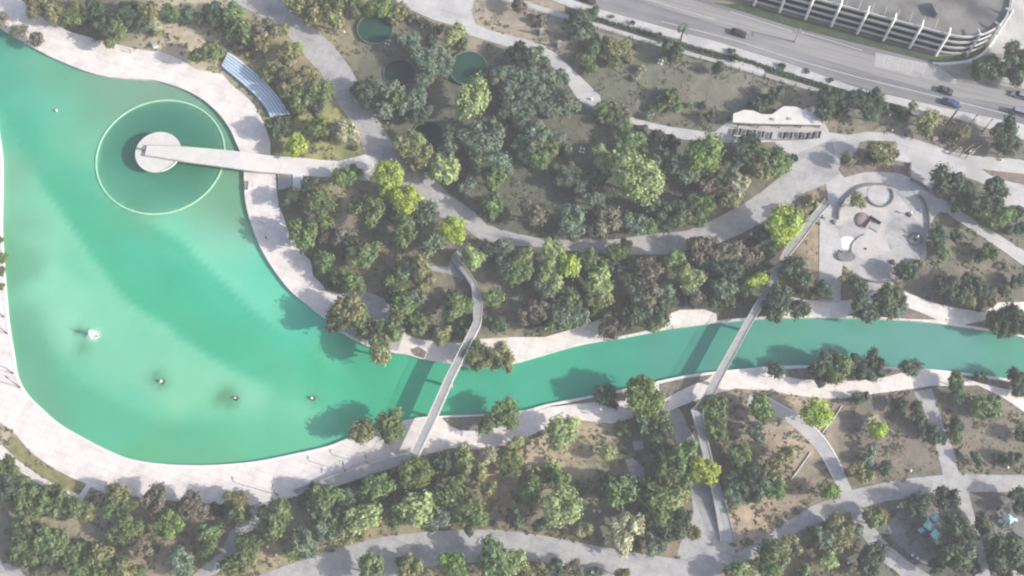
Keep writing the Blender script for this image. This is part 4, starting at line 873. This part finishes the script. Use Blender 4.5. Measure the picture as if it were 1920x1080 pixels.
# a person on the shaded promenade (seen from far above)
def person(x, y, label, shirt, rz):
    p = W(x, y, 0.9); me = bpy.data.meshes.new('person'); bm = bmesh.new()
    J = {'pel': (0,0,.95), 'ch': (0,.02,1.3), 'nk': (0,.02,1.48), 'hd': (0,.04,1.62), 'tp': (0,.04,1.74), 'sl': (.19,0,1.42), 'el': (.26,-.05,1.15), 'wl': (.24,.12,.93), 'sr': (-.19,0,1.42), 'er': (-.26,.02,1.15), 'wr': (-.24,-.1,.92),
         'hl': (.1,0,.9), 'kl': (.11,.14,.5), 'al': (.11,.05,.09), 'tl': (.11,.2,.04), 'hr': (-.1,0,.9), 'kr': (-.11,-.02,.5), 'ar': (-.11,-.22,.12), 'tr': (-.11,-.09,.04)}
    rad = {'pel': .15, 'ch': .16, 'nk': .06, 'hd': .1, 'tp': .08, 'sl': .07, 'sr': .07, 'el': .045, 'er': .045, 'wl': .035, 'wr': .035, 'hl': .09, 'hr': .09, 'kl': .06, 'kr': .06, 'al': .045, 'ar': .045, 'tl': .04, 'tr': .04}
    ks = list(J); vs = {k: bm.verts.new(J[k]) for k in ks}
    for a, b2 in (('pel','ch'),('ch','nk'),('nk','hd'),('hd','tp'),('ch','sl'),('sl','el'),('el','wl'),('ch','sr'),('sr','er'),('er','wr'),('pel','hl'),('hl','kl'),('kl','al'),('al','tl'),('pel','hr'),('hr','kr'),('kr','ar'),('ar','tr')): bm.edges.new((vs[a], vs[b2]))
    bm.to_mesh(me); bm.free(); o = link('person', me, shirt); o.location = (p.x, p.y, 0.1); o.rotation_euler.z = rz
    md = o.modifiers.new('skin', 'SKIN'); o.modifiers.new('sub', 'SUBSURF').render_levels = 1
    for i, k in enumerate(ks): me.skin_vertices[0].data[i].radius = (rad[k], rad[k])
    me.skin_vertices[0].data[0].use_root = True
    tag(o, label, 'person')
person(499, 446, 'person in dark clothes walking on the shaded promenade by the lake', M['dark'], 0.6)
person(244, 96, 'person in dark clothes at the inner edge of the upper promenade', M['bed'], 2.0)
person(251, 92, 'person in grey clothes beside another on the upper promenade', M['dgrey'], 2.4)
TREES = """557 7 23 O;610 7 23 G;638 7 20 G;667 10 20 G;715 10 22 V;67 13 22 O;400 15 20 D;177 17 20 D;240 17 20 D;693 17 20 G;277 20 20 O;97 22 22 O;
320 23 20 G;437 25 23 G;587 25 23 O;1108 27 20 D;132 32 22 G;625 40 23 O;200 47 25 D;1100 50 20 D;453 55 24 G;500 57 20 B;850 63 21 L;213 65 21 G;
490 80 20 O;1142 83 23 O;1117 87 20 G;1168 87 19 O;1263 95 27 D;387 97 28 G;820 97 19 S;1903 97 20 D;973 98 19 D;780 100 21 S;540 103 23 O;1000 103 19 S;
1100 110 19 G;797 113 23 S;1150 113 19 G;1917 113 19 D;987 123 19 D;1347 127 20 D;1900 127 23 D;1840 130 20 D;517 133 19 O;1870 135 19 D;942 140 20 S;547 143 25 O;
968 143 19 S;1027 143 20 S;997 148 20 S;577 150 26 O;695 163 19 S;955 167 19 S;535 170 19 O;733 170 19 S;1013 170 20 S;603 173 23 G;987 173 19 S;1040 173 20 S;
1453 180 23 D;1552 180 19 D;1260 182 20 G;785 183 20 S;1060 183 19 S;1573 183 19 D;1640 183 20 D;882 185 36 L;567 187 23 G;745 187 19 G;1613 187 23 D;765 197 20 S;
1423 197 21 D;590 200 19 D;947 200 19 D;1000 200 19 S;1127 203 20 G;720 207 19 S;1028 207 19 S;1550 207 19 D;1630 210 19 D;780 217 19 D;1743 223 22 O;518 240 20 D;
595 240 23 V;1167 240 19 G;645 247 23 P;913 247 27 S;1885 247 24 D;1010 250 20 S;1187 263 19 G;842 267 19 S;885 267 25 S;1898 268 19 D;555 272 21 Y;997 275 20 S;
920 277 19 S;1028 278 19 G;1173 280 19 G;1390 285 20 D;1653 285 23 O;768 287 19 O;1427 287 20 G;1322 288 36 V;1457 293 19 G;793 295 20 O;1240 295 20 S;903 297 20 G;
932 300 23 S;1013 302 19 G;1137 307 20 L;1262 307 21 S;1282 317 23 S;1427 317 19 O;1450 317 19 G;832 320 26 L;643 330 20 G;728 333 28 Y;925 337 20 G;1193 337 44 L;
1773 338 26 D;1383 347 20 P;1868 353 20 D;733 360 19 Y;543 367 19 D;760 373 27 Y;1113 373 19 S;597 377 23 G;1373 377 20 O;927 380 23 G;1800 380 19 D;1830 380 26 D;
1862 387 19 D;1270 388 19 D;1233 393 19 D;693 395 27 G;797 397 23 S;997 397 29 B;1883 403 19 G;1070 407 23 S;1850 408 19 G;1173 410 19 D;1277 410 19 G;1137 413 22 B;
605 415 19 G;757 417 19 S;1193 422 19 S;1215 423 19 G;1472 423 33 Y;1075 428 19 S;847 430 25 Y;758 438 23 G;567 440 27 G;1427 440 19 D;1760 440 23 D;640 442 19 B;
810 457 22 S;660 463 20 D;1333 467 19 B;1037 470 23 L;1307 470 20 B;1157 473 19 G;1380 473 19 B;1857 473 19 G;682 477 26 G;1355 478 19 B;1408 480 19 B;887 483 20 L;
1260 483 19 G;1103 488 19 G;970 493 19 G;1030 495 19 L;1068 500 23 Y;1122 500 19 G;1213 502 26 B;790 503 23 O;1347 507 19 D;1373 507 19 D;1700 507 26 D;770 510 19 S;
1490 510 26 D;982 513 19 G;637 517 19 G;963 518 19 G;1293 520 23 L;792 525 19 O;1035 527 19 L;1420 527 21 Y;655 528 19 G;747 528 20 G;1122 530 23 L;1203 533 19 B;
1767 533 23 D;1823 535 26 D;1353 542 19 S;760 547 19 G;1020 547 19 S;1790 547 26 D;1845 548 22 D;1063 553 19 G;1220 553 23 B;1192 557 19 S;1670 557 19 G;1815 557 23 O;
775 558 19 S;1460 560 26 D;1653 560 19 D;1110 562 19 G;1613 567 23 D;753 572 19 G;1072 572 19 G;857 575 23 G;1213 575 19 S;1497 578 19 D;653 580 27 O;1675 580 19 S;
1450 582 19 D;1010 583 19 B;1627 587 19 D;747 590 19 G;1060 592 23 S;670 593 23 G;1085 593 19 S;1187 593 23 D;1900 593 23 D;637 595 26 D;1873 603 19 D;1047 605 19 G;
1227 607 19 G;1915 608 19 D;682 612 19 G;720 627 26 G;713 655 26 O;890 660 19 G;932 660 20 O;945 675 19 O;1560 680 19 D;1578 685 19 G;1540 690 20 D;1563 703 19 G;
1793 733 24 D;1208 740 34 V;1427 763 20 V;1850 763 26 G;947 772 20 G;1533 773 26 Y;733 797 25 G;1343 807 23 G;1647 807 23 Y;680 810 22 O;1057 810 28 L;1280 847 23 G;
10 877 19 G;1320 882 22 Y;777 890 27 V;1250 897 23 G;3 903 19 D;707 910 27 G;20 920 19 D;1160 920 26 G;220 927 20 O;1267 932 23 L;50 933 19 G;293 933 20 B;
1230 933 26 G;600 937 23 G;443 940 20 O;860 940 29 G;232 942 19 G;357 943 20 B;83 947 19 G;110 947 19 G;212 948 19 G;780 950 29 L;137 953 19 G;1055 953 32 L;
1237 958 26 G;233 965 19 G;513 970 29 G;680 970 26 L;317 983 21 V;1173 987 27 P;1260 993 23 D;233 995 19 G;1800 997 29 D;47 1003 19 G;87 1010 20 G;563 1010 23 S;
110 1017 20 G;37 1027 19 G;1450 1033 23 G;1883 1033 26 D;1793 1040 26 D;60 1042 19 G;930 1050 29 G;443 1057 23 G;850 1060 23 V;693 1070 23 G;"""
SHRUBS = """140 10 17 O;973 10 16 B;732 20 15 G;752 20 17 O;350 28 17 D;1148 31 7 O;160 32 17 D;773 32 10 S;373 33 15 D;1082 33 17 D;3 37 17 B;743 37 14 O;
1013 37 13 B;235 40 18 D;403 40 17 D;793 42 12 D;1187 43 8 D;290 45 15 P;262 50 15 D;523 55 17 O;823 55 13 O;430 57 17 G;35 58 15 B;1015 60 7 S;
293 62 10 O;1087 63 16 S;185 65 15 D;1238 65 7 D;1113 68 16 S;68 73 16 B;775 75 16 S;753 78 18 S;808 78 15 D;867 80 13 G;1048 83 7 S;463 90 14 O;
555 92 16 L;1372 95 10 D;1378 108 12 D;1177 110 13 O;833 113 18 S;1018 118 17 D;1857 120 17 D;1467 123 10 D;1110 128 17 G;1202 130 14 P;830 133 15 S;1513 133 5 D;
498 140 15 O;802 143 15 S;1050 147 17 S;1193 147 11 P;1907 148 16 D;1558 150 5 D;788 160 16 S;672 167 16 D;712 173 18 S;1242 177 17 S;1437 183 13 G;687 188 17 D;
1150 197 13 B;1293 197 10 G;1320 197 10 D;548 200 17 D;1080 200 14 S;1240 200 16 G;1653 200 13 D;1268 203 16 G;792 207 16 S;970 207 17 S;1577 207 13 D;1057 208 17 S;
1693 213 13 G;1173 215 16 B;740 217 14 G;1150 217 18 G;1217 217 14 S;1328 218 17 D;1133 222 16 G;540 230 14 D;980 230 17 S;627 240 13 B;1207 242 13 S;1735 242 15 O;
1808 247 15 O;850 248 17 S;608 255 14 G;1233 255 15 D;662 260 15 P;1043 260 17 S;1790 260 13 O;782 263 17 L;1260 265 13 D;977 267 17 S;1405 267 18 D;752 273 17 L;
667 278 7 G;1880 278 16 D;1060 280 13 S;833 287 16 S;1127 287 17 L;1200 287 17 G;1637 293 13 D;1668 293 16 D;988 295 17 S;1490 295 8 D;1590 300 15 B;1373 310 16 S;
1468 310 16 G;1408 312 16 G;778 313 15 O;947 317 18 S;1050 318 17 S;667 320 13 G;910 320 17 D;1073 320 17 S;1350 320 16 B;1127 328 16 D;1293 333 16 G;1060 337 17 S;
1353 340 16 G;580 347 16 D;877 347 16 S;1090 348 17 S;1327 348 16 B;1117 350 17 D;1813 353 16 D;595 355 16 O;567 373 16 G;1353 373 16 D;1605 377 17 O;1293 380 17 D;
1520 380 13 O;1325 382 17 V;710 383 13 O;1123 392 16 S;942 397 13 G;1293 398 18 D;920 400 15 G;1502 400 15 O;1902 400 16 D;1313 412 16 G;1243 420 16 D;1887 427 16 D;
1910 428 16 D;1127 432 15 B;613 438 18 B;1792 443 15 D;0 450 7 G;1303 453 16 D;1410 453 13 D;942 462 16 S;1753 462 16 D;920 467 17 D;1173 467 16 D;1443 467 16 D;
1768 475 18 G;988 482 16 L;1838 483 15 D;3 485 12 G;610 488 19 G;947 488 17 D;1315 488 16 S;1723 493 13 B;767 495 16 O;1275 495 15 G;1153 502 16 D;955 505 18 S;
2 507 9 G;1103 510 15 D;740 515 13 S;1587 522 15 O;1907 527 18 D;623 533 13 D;1607 533 16 D;1375 535 16 D;2 537 8 G;1393 538 16 D;1543 540 16 D;673 542 17 G;
1293 542 16 S;1245 547 16 S;1883 547 15 D;1515 548 13 O;745 553 16 D;847 555 13 D;927 557 16 G;1133 557 16 L;1262 560 13 D;730 562 10 S;1313 562 15 B;1343 562 16 D;
1365 563 15 D;1688 565 15 S;1860 565 15 O;1240 568 16 D;1835 572 15 D;1043 573 15 D;1122 575 15 G;1655 582 18 D;1238 592 18 D;980 593 16 B;763 600 15 G;1147 600 16 B;
1010 602 15 D;930 605 15 D;873 608 13 G;943 608 13 S;780 610 19 G;1153 615 17 B;1137 620 15 B;1887 620 16 D;817 623 12 O;863 627 12 S;830 630 16 O;908 675 16 O;
927 678 15 O;1608 680 15 D;1640 680 18 D;897 683 13 G;1707 690 17 D;1455 693 17 D;1620 697 16 D;1642 700 18 D;1837 707 13 D;1540 708 15 D;1907 710 17 D;1793 715 15 G;
1913 733 19 D;1133 740 19 D;1622 743 13 D;1607 750 16 D;1870 752 13 G;1147 753 13 D;1340 757 19 G;1693 757 19 D;1717 763 19 D;1327 773 18 G;1433 778 15 G;1347 780 15 G;
1720 785 19 D;1633 787 19 P;955 790 17 G;1240 790 19 G;1207 793 18 D;917 795 19 G;1793 797 19 D;1733 802 15 D;1170 807 13 L;1243 808 19 D;1225 810 15 D;1417 810 16 S;
1753 812 19 D;747 815 15 G;1917 817 19 D;1793 818 16 G;1767 827 13 D;967 830 16 L;1237 832 19 D;1633 843 16 S;957 847 13 V;1140 850 16 L;867 853 16 L;917 853 17 P;
1235 853 15 D;1390 853 19 G;1470 853 19 O;1900 857 19 D;1257 858 19 G;1830 860 19 D;1627 862 16 S;1877 863 13 D;828 867 18 D;957 867 18 V;873 868 15 L;1393 872 15 G;
1278 873 18 G;1033 877 13 L;1660 877 19 D;1243 878 16 D;795 880 16 G;892 880 19 L;813 882 9 P;957 882 15 G;1447 883 19 O;1607 883 15 O;875 887 15 O;997 887 13 L;
1417 887 19 D;1622 893 16 O;1050 897 16 V;1272 898 19 G;1393 900 15 D;1017 902 13 G;1370 902 15 D;50 907 16 G;853 907 15 G;1003 907 16 V;1143 907 15 D;1178 907 19 S;
1430 907 19 S;1087 912 13 S;1380 913 12 B;917 917 16 O;1277 917 16 G;1450 917 19 G;993 918 18 G;100 920 16 G;1410 922 18 D;1555 922 19 V;588 923 15 D;67 927 16 D;
1907 927 18 D;1377 928 15 S;627 930 19 G;1400 933 13 S;1777 933 18 D;650 937 16 S;1727 940 19 D;1917 948 15 D;38 950 16 G;1373 950 12 O;65 953 16 G;410 953 13 D;
293 955 16 O;1717 955 15 D;342 957 15 B;432 958 18 D;155 960 16 O;117 962 15 D;373 962 15 B;452 963 16 G;1650 965 15 O;320 967 15 G;600 967 19 S;797 967 16 G;
1270 967 18 D;863 968 15 G;895 968 19 G;1213 968 18 G;823 973 19 S;970 973 16 S;738 975 16 G;640 978 19 G;1640 978 19 G;880 982 15 G;1280 982 18 D;43 983 18 G;
1013 983 15 S;1557 983 13 G;1840 983 15 D;255 987 17 G;1573 987 19 O;603 992 19 S;1093 992 16 O;408 993 13 G;623 997 16 S;1607 997 13 S;1300 998 15 O;390 1000 19 G;
667 1000 15 O;1523 1000 13 G;1540 1003 19 S;217 1005 15 O;640 1005 19 O;1583 1005 19 O;1233 1010 19 S;240 1012 15 G;487 1013 10 G;460 1015 16 G;1167 1015 19 P;1570 1018 15 O;
393 1020 17 G;260 1023 18 B;1483 1023 15 O;1227 1028 15 S;468 1030 15 G;560 1030 18 G;580 1030 15 S;97 1032 18 G;162 1033 15 G;383 1033 15 G;247 1035 15 B;1640 1037 19 D;
140 1040 19 G;193 1040 19 O;337 1047 19 S;1910 1048 19 D;462 1053 13 O;757 1053 13 O;967 1053 19 L;1553 1053 15 L;1813 1053 16 D;1870 1053 15 D;77 1055 19 D;173 1055 19 G;
1427 1057 16 G;1760 1060 15 D;147 1062 19 G;207 1062 19 G;1627 1062 18 D;1040 1065 15 D;1077 1065 15 B;770 1067 19 O;343 1068 16 S;1447 1068 18 G;1827 1068 13 D;1883 1068 15 D;
233 1070 19 O;1397 1070 18 L;255 1073 15 G;1013 1073 15 O;1377 1073 18 G;187 1075 15 G;990 1075 15 O;1113 1075 13 S;1167 1077 15 O;1507 1077 13 G;"""
# ================================================================ trees and shrubs
def leafy(name, n, lobes, seed, flat=0.75, ls=0.11, core=True):
    """unit crown (radius about 1) of many small leaf clumps on uneven lobes"""
    rn = random.Random(seed); vs = []; fs = []; L = []
    for i in range(lobes):
        a = 6.283*i/lobes+rn.uniform(-.5, .5); d = rn.uniform(0.25, 0.72) if i else 0
        L.append((d*math.cos(a), d*math.sin(a), rn.uniform(-.25, .45)*(1-d*.5), rn.uniform(0.26, 0.46)))
    for i in range(n):
        lx, ly, lz, lr = L[rn.randrange(lobes)]
        u = rn.uniform(-0.55, 1); a = rn.uniform(0, 6.283); s = math.sqrt(1-u*u)
        rr = lr*(rn.uniform(0.55, 1.1) if rn.random() < .8 else rn.uniform(1.0, 1.45))
        c = Vector((lx+rr*s*math.cos(a), ly+rr*s*math.sin(a), (lz+rr*u)*flat))
        nrm = (Vector((s*math.cos(a), s*math.sin(a), u+0.35))+Vector((rn.gauss(0, .33), rn.gauss(0, .33), rn.gauss(0, .33)))).normalized()
        t = nrm.orthogonal().normalized(); t.rotate(Matrix.Rotation(rn.uniform(0, 6.28), 3, nrm)); b = nrm.cross(t)
        w_ = ls*rn.uniform(0.55, 1.3); h_ = w_*rn.uniform(.5, .9)
        k = len(vs); vs += [c+t*w_, c+b*h_, c-t*w_*.9, c-b*h_]; fs.append((k, k+1, k+2, k+3))
    if core:
        for lx, ly, lz, lr in L:
            bm = bmesh.new(); bmesh.ops.create_icosphere(bm, subdivisions=2, radius=lr*0.66)
            k = len(vs); bm.verts.ensure_lookup_table()
            for v in bm.verts: v.index = v.index; vs.append(Vector((lx+v.co.x, ly+v.co.y, (lz+v.co.z)*flat))*(1+0.12*noise.noise(v.co*9)))
            for f in bm.faces: fs.append(tuple(k+v.index for v in f.verts))
            bm.free()
    me = bpy.data.meshes.new(name); me.from_pydata(vs, [], fs); me.materials.append(M['leafG'])
    return me
CR = [leafy('crown', random.Random(i).choice((1000, 1300, 1600, 1900)), random.Random(i).randint(5, 15), 100+i, ls=random.Random(i).uniform(.085, .125), flat=random.Random(i+9).uniform(.6, .9)) for i in range(20)]
CRB = [leafy('crown', 3200, 17, 200+i, ls=0.068) for i in range(3)]     # for the big round crowns
SHM = [leafy('shrub', 420, 6, 300+i, flat=.7, ls=0.16) for i in range(5)]
def trunk_mesh(seed):
    rn = random.Random(seed); bm = bmesh.new()
    def limb(a, b, r0, r1):
        d = b-a; q = d.to_track_quat('Z', 'Y').to_matrix(); rr = bmesh.ops.create_cone(bm, cap_ends=True, segments=7, radius1=r0, radius2=r1, depth=d.length)
        bmesh.ops.rotate(bm, cent=(0, 0, 0), matrix=q, verts=rr['verts']); bmesh.ops.translate(bm, vec=(a+b)/2, verts=rr['verts'])
    f = Vector((rn.uniform(-.05, .05), rn.uniform(-.05, .05), 0.55)); limb(Vector((0, 0, 0)), f, 0.07, 0.05)
    for i in range(5):
        a = 6.283*i/5+rn.uniform(-.3, .3); limb(f, Vector((.42*math.cos(a), .42*math.sin(a), rn.uniform(.85, 1.05))), 0.035, 0.012)
    limb(f, Vector((0, 0, 1.15)), 0.04, 0.012)
    me = bpy.data.meshes.new('trunk'); bm.to_mesh(me); bm.free(); me.materials.append(M['bark']); return me
TR = [trunk_mesh(i) for i in range(4)]
LMK = [(296,285,'the disc platform'),(480,160,'the blue stepped stand'),(590,308,'the gangway foot'),(703,54,'the topmost round pool'),(878,128,'the pale-rimmed round pool'),(748,137,'the half-hidden pool'),(803,252,'the black pool'),
 (1455,235,'the pavilion'),(1655,438,'the round play area'),(1824,276,'the dark pergola'),(1721,213,'the white kiosk'),(1280,50,'the street palm'),(1100,160,'the narrow upper path'),(885,560,'the head of the left footbridge'),
 (835,730,'the left footbridge'),(1375,640,'the right footbridge'),(680,885,'the long ramp'),(1330,890,'the narrow ramp'),(1540,830,'the curved track'),(1745,1000,'the left play hollow'),(1893,978,'the right play hollow'),
 (1650,280,'the plaza planting bed'),(80,870,'the lawn strip'),(650,120,'the wide upper path'),(860,430,'the path below the yellow tree'),(1060,455,'the middle of the wide path'),(1330,440,'the right part of the wide path'),(940,1010,'the bottom path'),
 (440,1030,'the bottom left side path'),(150,90,'the upper left promenade'),(60,1010,'the bottom left corner'),(1770,840,'the short cross path'),(1620,590,'the upper canal bank'),(1620,700,'the lower canal bank'),(540,430,'the shaded promenade'),
 (1180,610,'the canal promenade'),(960,650,'the canal promenade start'),(1720,905,'the lower right path'),(1880,440,'the right end of the round path'),(700,590,'the bay path'),(1090,770,'the lower promenade'),(1880,90,'the garage corner'),(1510,1000,'the right path fork'),(250,980,'the bottom left grove'),(1000,920,'the lower grove'),(1010,330,'the shady wood middle')]
def where(x, y):
    d, lx, ly, n = min((math.hypot(x-a, (y-b)*1.1), a, b, n) for a, b, n in LMK)
    dx, dy = x-lx, y-ly
    side = ('right of' if dx > 0 else 'left of') if abs(dx) > abs(dy)*1.2 else ('below' if dy > 0 else 'above')
    return side, n, d
seen = {}
def plan(data, kind):
    out = []
    for q in data.replace('\n', '').split(';'):
        if q.strip():
            x, y, r, t = q.split(); out.append((float(x), float(y), float(r), t))
    key = {}
    for i, (x, y, r, t) in enumerate(out):
        sz = ('small ' if r < 17.5 else 'large ' if r > 24 else '') if kind == 'tree' else ''
        s, n, d = where(x, y); k = (sz, t, s, n); key.setdefault(k, []).append((d, i))
    lab = {}
    on = ['', 'second nearest', 'third nearest', 'fourth nearest', 'fifth nearest', 'sixth nearest', 'seventh nearest', 'eighth nearest', 'ninth nearest', 'tenth nearest', 'eleventh nearest', 'twelfth nearest']
    for (sz, t, s, n), v in key.items():
        v.sort()
        for k, (d, i) in enumerate(v):
            base = '%s%s %s %s %s' % (sz, LC[t][1], kind, s, n)
            if len(v) > 1: base += ', ' + (on[k] if k else 'nearest') + ' such'
            lab[i] = base
    return out, lab
def put(name, me, m, parent, loc, sc, rz):
    o = bpy.data.objects.new(name, me); COL.objects.link(o); o.parent = parent; o.location = loc; o.scale = sc; o.rotation_euler = (0, 0, rz)
    if m:
        o.material_slots[0].link = 'OBJECT'; o.material_slots[0].material = M[m]
    return o
rt = random.Random(11)
def dull(x, y): return (1090 < x < 1500 and y < 250) or (x > 1690 and 420 < y < 575) or (x > 1560 and 720 < y < 880)
TL, TLAB = plan(TREES, 'tree')
for i, (x, y, r, t) in enumerate(TL):
    R = r*0.1300*(1.28 if not dull(x, y) else 1.0); zc = (0.78*R+1.7) if not dull(x, y) else 0.8*R+0.5
    if 1545 < y: continue
    p = W(x, y, zc)
    e = tag(empty('tree', (p.x, p.y, 0)), TLAB[i], 'tree', 'trees of the park')
    big = r > 30 or (t in 'YV' and r > 24)
    f = rt.uniform(.84, 1.19)
    me = rt.choice(CRB if big else CR)
    put('crown', me, 'leaf'+t, e, (0, 0, zc), (R*f, R/f, R*rt.uniform(1.0, 1.25)), rt.uniform(0, 6.28))
    put('trunk', rt.choice(TR), None, e, (0, 0, -0.1), (R, R, (zc+0.15)), rt.uniform(0, 6.28))
SL, SLAB = plan(SHRUBS, 'young tree')
for i, (x, y, r, t) in enumerate(SL):
    R = r*0.130*(1.26 if not dull(x, y) else 0.9)
    if r < 14.5:
        p = W(x, y, R*.7); o = bpy.data.objects.new('shrub', SHM[i % 5]); COL.objects.link(o); o.location = (p.x, p.y, R*0.62); o.scale = (R, R, R*1.2); o.rotation_euler.z = rt.uniform(0, 6.28)
        o.material_slots[0].link = 'OBJECT'; o.material_slots[0].material = M['leaf'+t]
        tag(o, SLAB[i].replace('young tree', 'low shrub'), 'shrub', 'shrubs of the park'); continue
    zc = (0.8*R+1.2) if not dull(x, y) else 0.8*R+0.4; p = W(x, y, zc)
    e = tag(empty('young_tree', (p.x, p.y, 0)), SLAB[i], 'young tree', 'young trees of the park')
    f = rt.uniform(.84, 1.19)
    put('crown', rt.choice(CR), 'leaf'+t, e, (0, 0, zc), (R*f, R/f, R*rt.uniform(1.0, 1.25)), rt.uniform(0, 6.28))
    put('trunk', rt.choice(TR), None, e, (0, 0, -0.1), (R, R, (zc+0.15)), rt.uniform(0, 6.28))
# palms
def palm(x, y, h, label, cr=1.9):
    p = W(x, y, 0); e = tag(empty('palm_tree', tuple(p)), label, 'palm tree')
    bm = bmesh.new(); add_cyl(bm, 0, 0, 0, h, 0.28, 0.18, 10); from_bm('trunk', bm, M['bark'], e)
    rn = random.Random(int(x)); bm = bmesh.new()
    for i in range(34):
        a = rn.uniform(0, 6.28); el = rn.uniform(-.5, 1.1); pr = []
        for k in range(6):
            t = k/5; d = cr*t*math.cos(el*(1-t*.4)); z = h+cr*t*math.sin(el)-1.1*t*t*cr*.5
            wv = 0.32*math.sin(math.pi*min(1, t*.9+.12)); n_ = Vector((-math.sin(a), math.cos(a), 0))
            c = Vector((d*math.cos(a), d*math.sin(a), z)); pr.append((bm.verts.new(c+n_*wv), bm.verts.new(c+Vector((0, 0, .06))), bm.verts.new(c-n_*wv)))
        for u, v in zip(pr, pr[1:]): bm.faces.new((u[0], u[1], v[1], v[0])); bm.faces.new((u[1], u[2], v[2], v[1]))
    from_bm('fronds', bm, M['leafS'] if x < 1500 else M['leafG'], e)
palm(1276, 76, 6.0, 'tall palm tree between the pavement and the street verge')
palm(1706, 208, 3.6, 'short palm tree leaning out over the pavement beside the white kiosk', 1.5)
hl = [(1090,25),(1150,45),(1210,62),(1262,79),(1310,93),(1350,104),(1400,115),(1450,132),(1500,148),(1545,163),(1600,180),(1650,195),(1695,208)]
hb = [W(x, y, 0) for x, y in hl]
for n_, (i0, i1) in enumerate(((0, 4), (4, 7), (7, 12))):
    rn = random.Random(n_); vs = []; fs = []
    for k in range(900*(i1-i0)//2):
        u = rn.uniform(i0, i1); i = min(int(u), i1-1); c = hb[i].lerp(hb[i+1], u-i)+Vector((rn.gauss(0, .3), rn.gauss(0, .35), rn.uniform(.05, .7)))
        nrm = Vector((rn.gauss(0, .6), rn.gauss(0, .6), 1)).normalized(); t = nrm.orthogonal().normalized(); b = nrm.cross(t); w_ = rn.uniform(.12, .3)
        q = len(vs); vs += [c+t*w_, c+b*w_*.7, c-t*w_, c-b*w_*.7]; fs.append((q, q+1, q+2, q+3))
    me = bpy.data.meshes.new('hedge'); me.from_pydata(vs, [], fs); me.materials.append(M['leafD'])
    o = bpy.data.objects.new('hedge', me); COL.objects.link(o); tag(o, 'low dark hedge along the street pavement, %s section' % ('left', 'middle', 'right')[n_], 'hedge', 'hedge sections along the street')
# low growth between the trees: grass tufts and seedlings
def tufts(name, n, seed, m, smin, smax, cond):
    rn = random.Random(seed); vs = []; fs = []; k = 0; tries = 0
    while k < n and tries < n*8:
        tries += 1
        x, y = rn.uniform(-60, 1980), rn.uniform(-40, 1120)
        if noise.noise(Vector((x*0.02, y*0.02, seed))) < cond: continue
        if y < 120+0.27*(x-1440) and x > 1000 and y < (x-1080)*0.28+20: continue
        if any(inside((x, y), p) for p in PAVED if BBOX[id(p)][0] <= x <= BBOX[id(p)][1] and BBOX[id(p)][2] <= y <= BBOX[id(p)][3]): continue
        p = W(x, y, 0); s = rn.uniform(smin, smax); k += 1
        for j in range(7):
            a = rn.uniform(0, 6.28); d = s*rn.random()*.8; c = Vector((p.x+d*math.cos(a), p.y+d*math.sin(a), s*rn.uniform(.05, .3)))
            nrm = Vector((rn.gauss(0, .6), rn.gauss(0, .6), 1)).normalized(); t = nrm.orthogonal().normalized(); b = nrm.cross(t); w_ = s*rn.uniform(.25, .5)
            i0 = len(vs); vs += [c+t*w_, c+b*w_*.7, c-t*w_, c-b*w_*.7]; fs.append((i0, i0+1, i0+2, i0+3))
    me = bpy.data.meshes.new(name); me.from_pydata(vs, [], fs); me.materials.append(m)
    o = bpy.data.objects.new(name, me); COL.objects.link(o); return o
BBOX = {id(p): (min(q[0] for q in p), max(q[0] for q in p), min(q[1] for q in p), max(q[1] for q in p)) for p in PAVED}
tag(tufts('dry_grass', 4500, 21, leaf_mat('dry_grass', (0.30, 0.25, 0.15, 1)), 0.2, 0.6, -0.05), 'tufts of dry straw-coloured grass between the trees', 'grass', kind='stuff')
tag(tufts('ground_cover', 9000, 22, leaf_mat('ground_cover_leaves', (0.150, 0.160, 0.095, 1)), 0.3, 0.9, -0.02), 'low olive green ground cover between the trees', 'ground cover', kind='stuff')
# ================================================================ thin haze in the air
bm = bmesh.new(); c0 = W(960, 540); add_box(bm, c0.x, c0.y, 142, 700, 700, 292)
hm = bpy.data.materials.new('haze'); hm.use_nodes = True; hn = hm.node_tree; hn.nodes.remove(hn.nodes['Principled BSDF'])
pv_ = hn.nodes.new('ShaderNodeVolumePrincipled'); pv_.inputs['Color'].default_value = (0.92, 0.94, 1.0, 1); pv_.inputs['Density'].default_value = 0.00028; pv_.inputs['Anisotropy'].default_value = 0.0
hn.links.new(pv_.outputs[0], hn.nodes['Material Output'].inputs['Volume'])
tag(from_bm('haze', bm, hm), kind='stuff')
SC.cycles.volume_bounces = 0
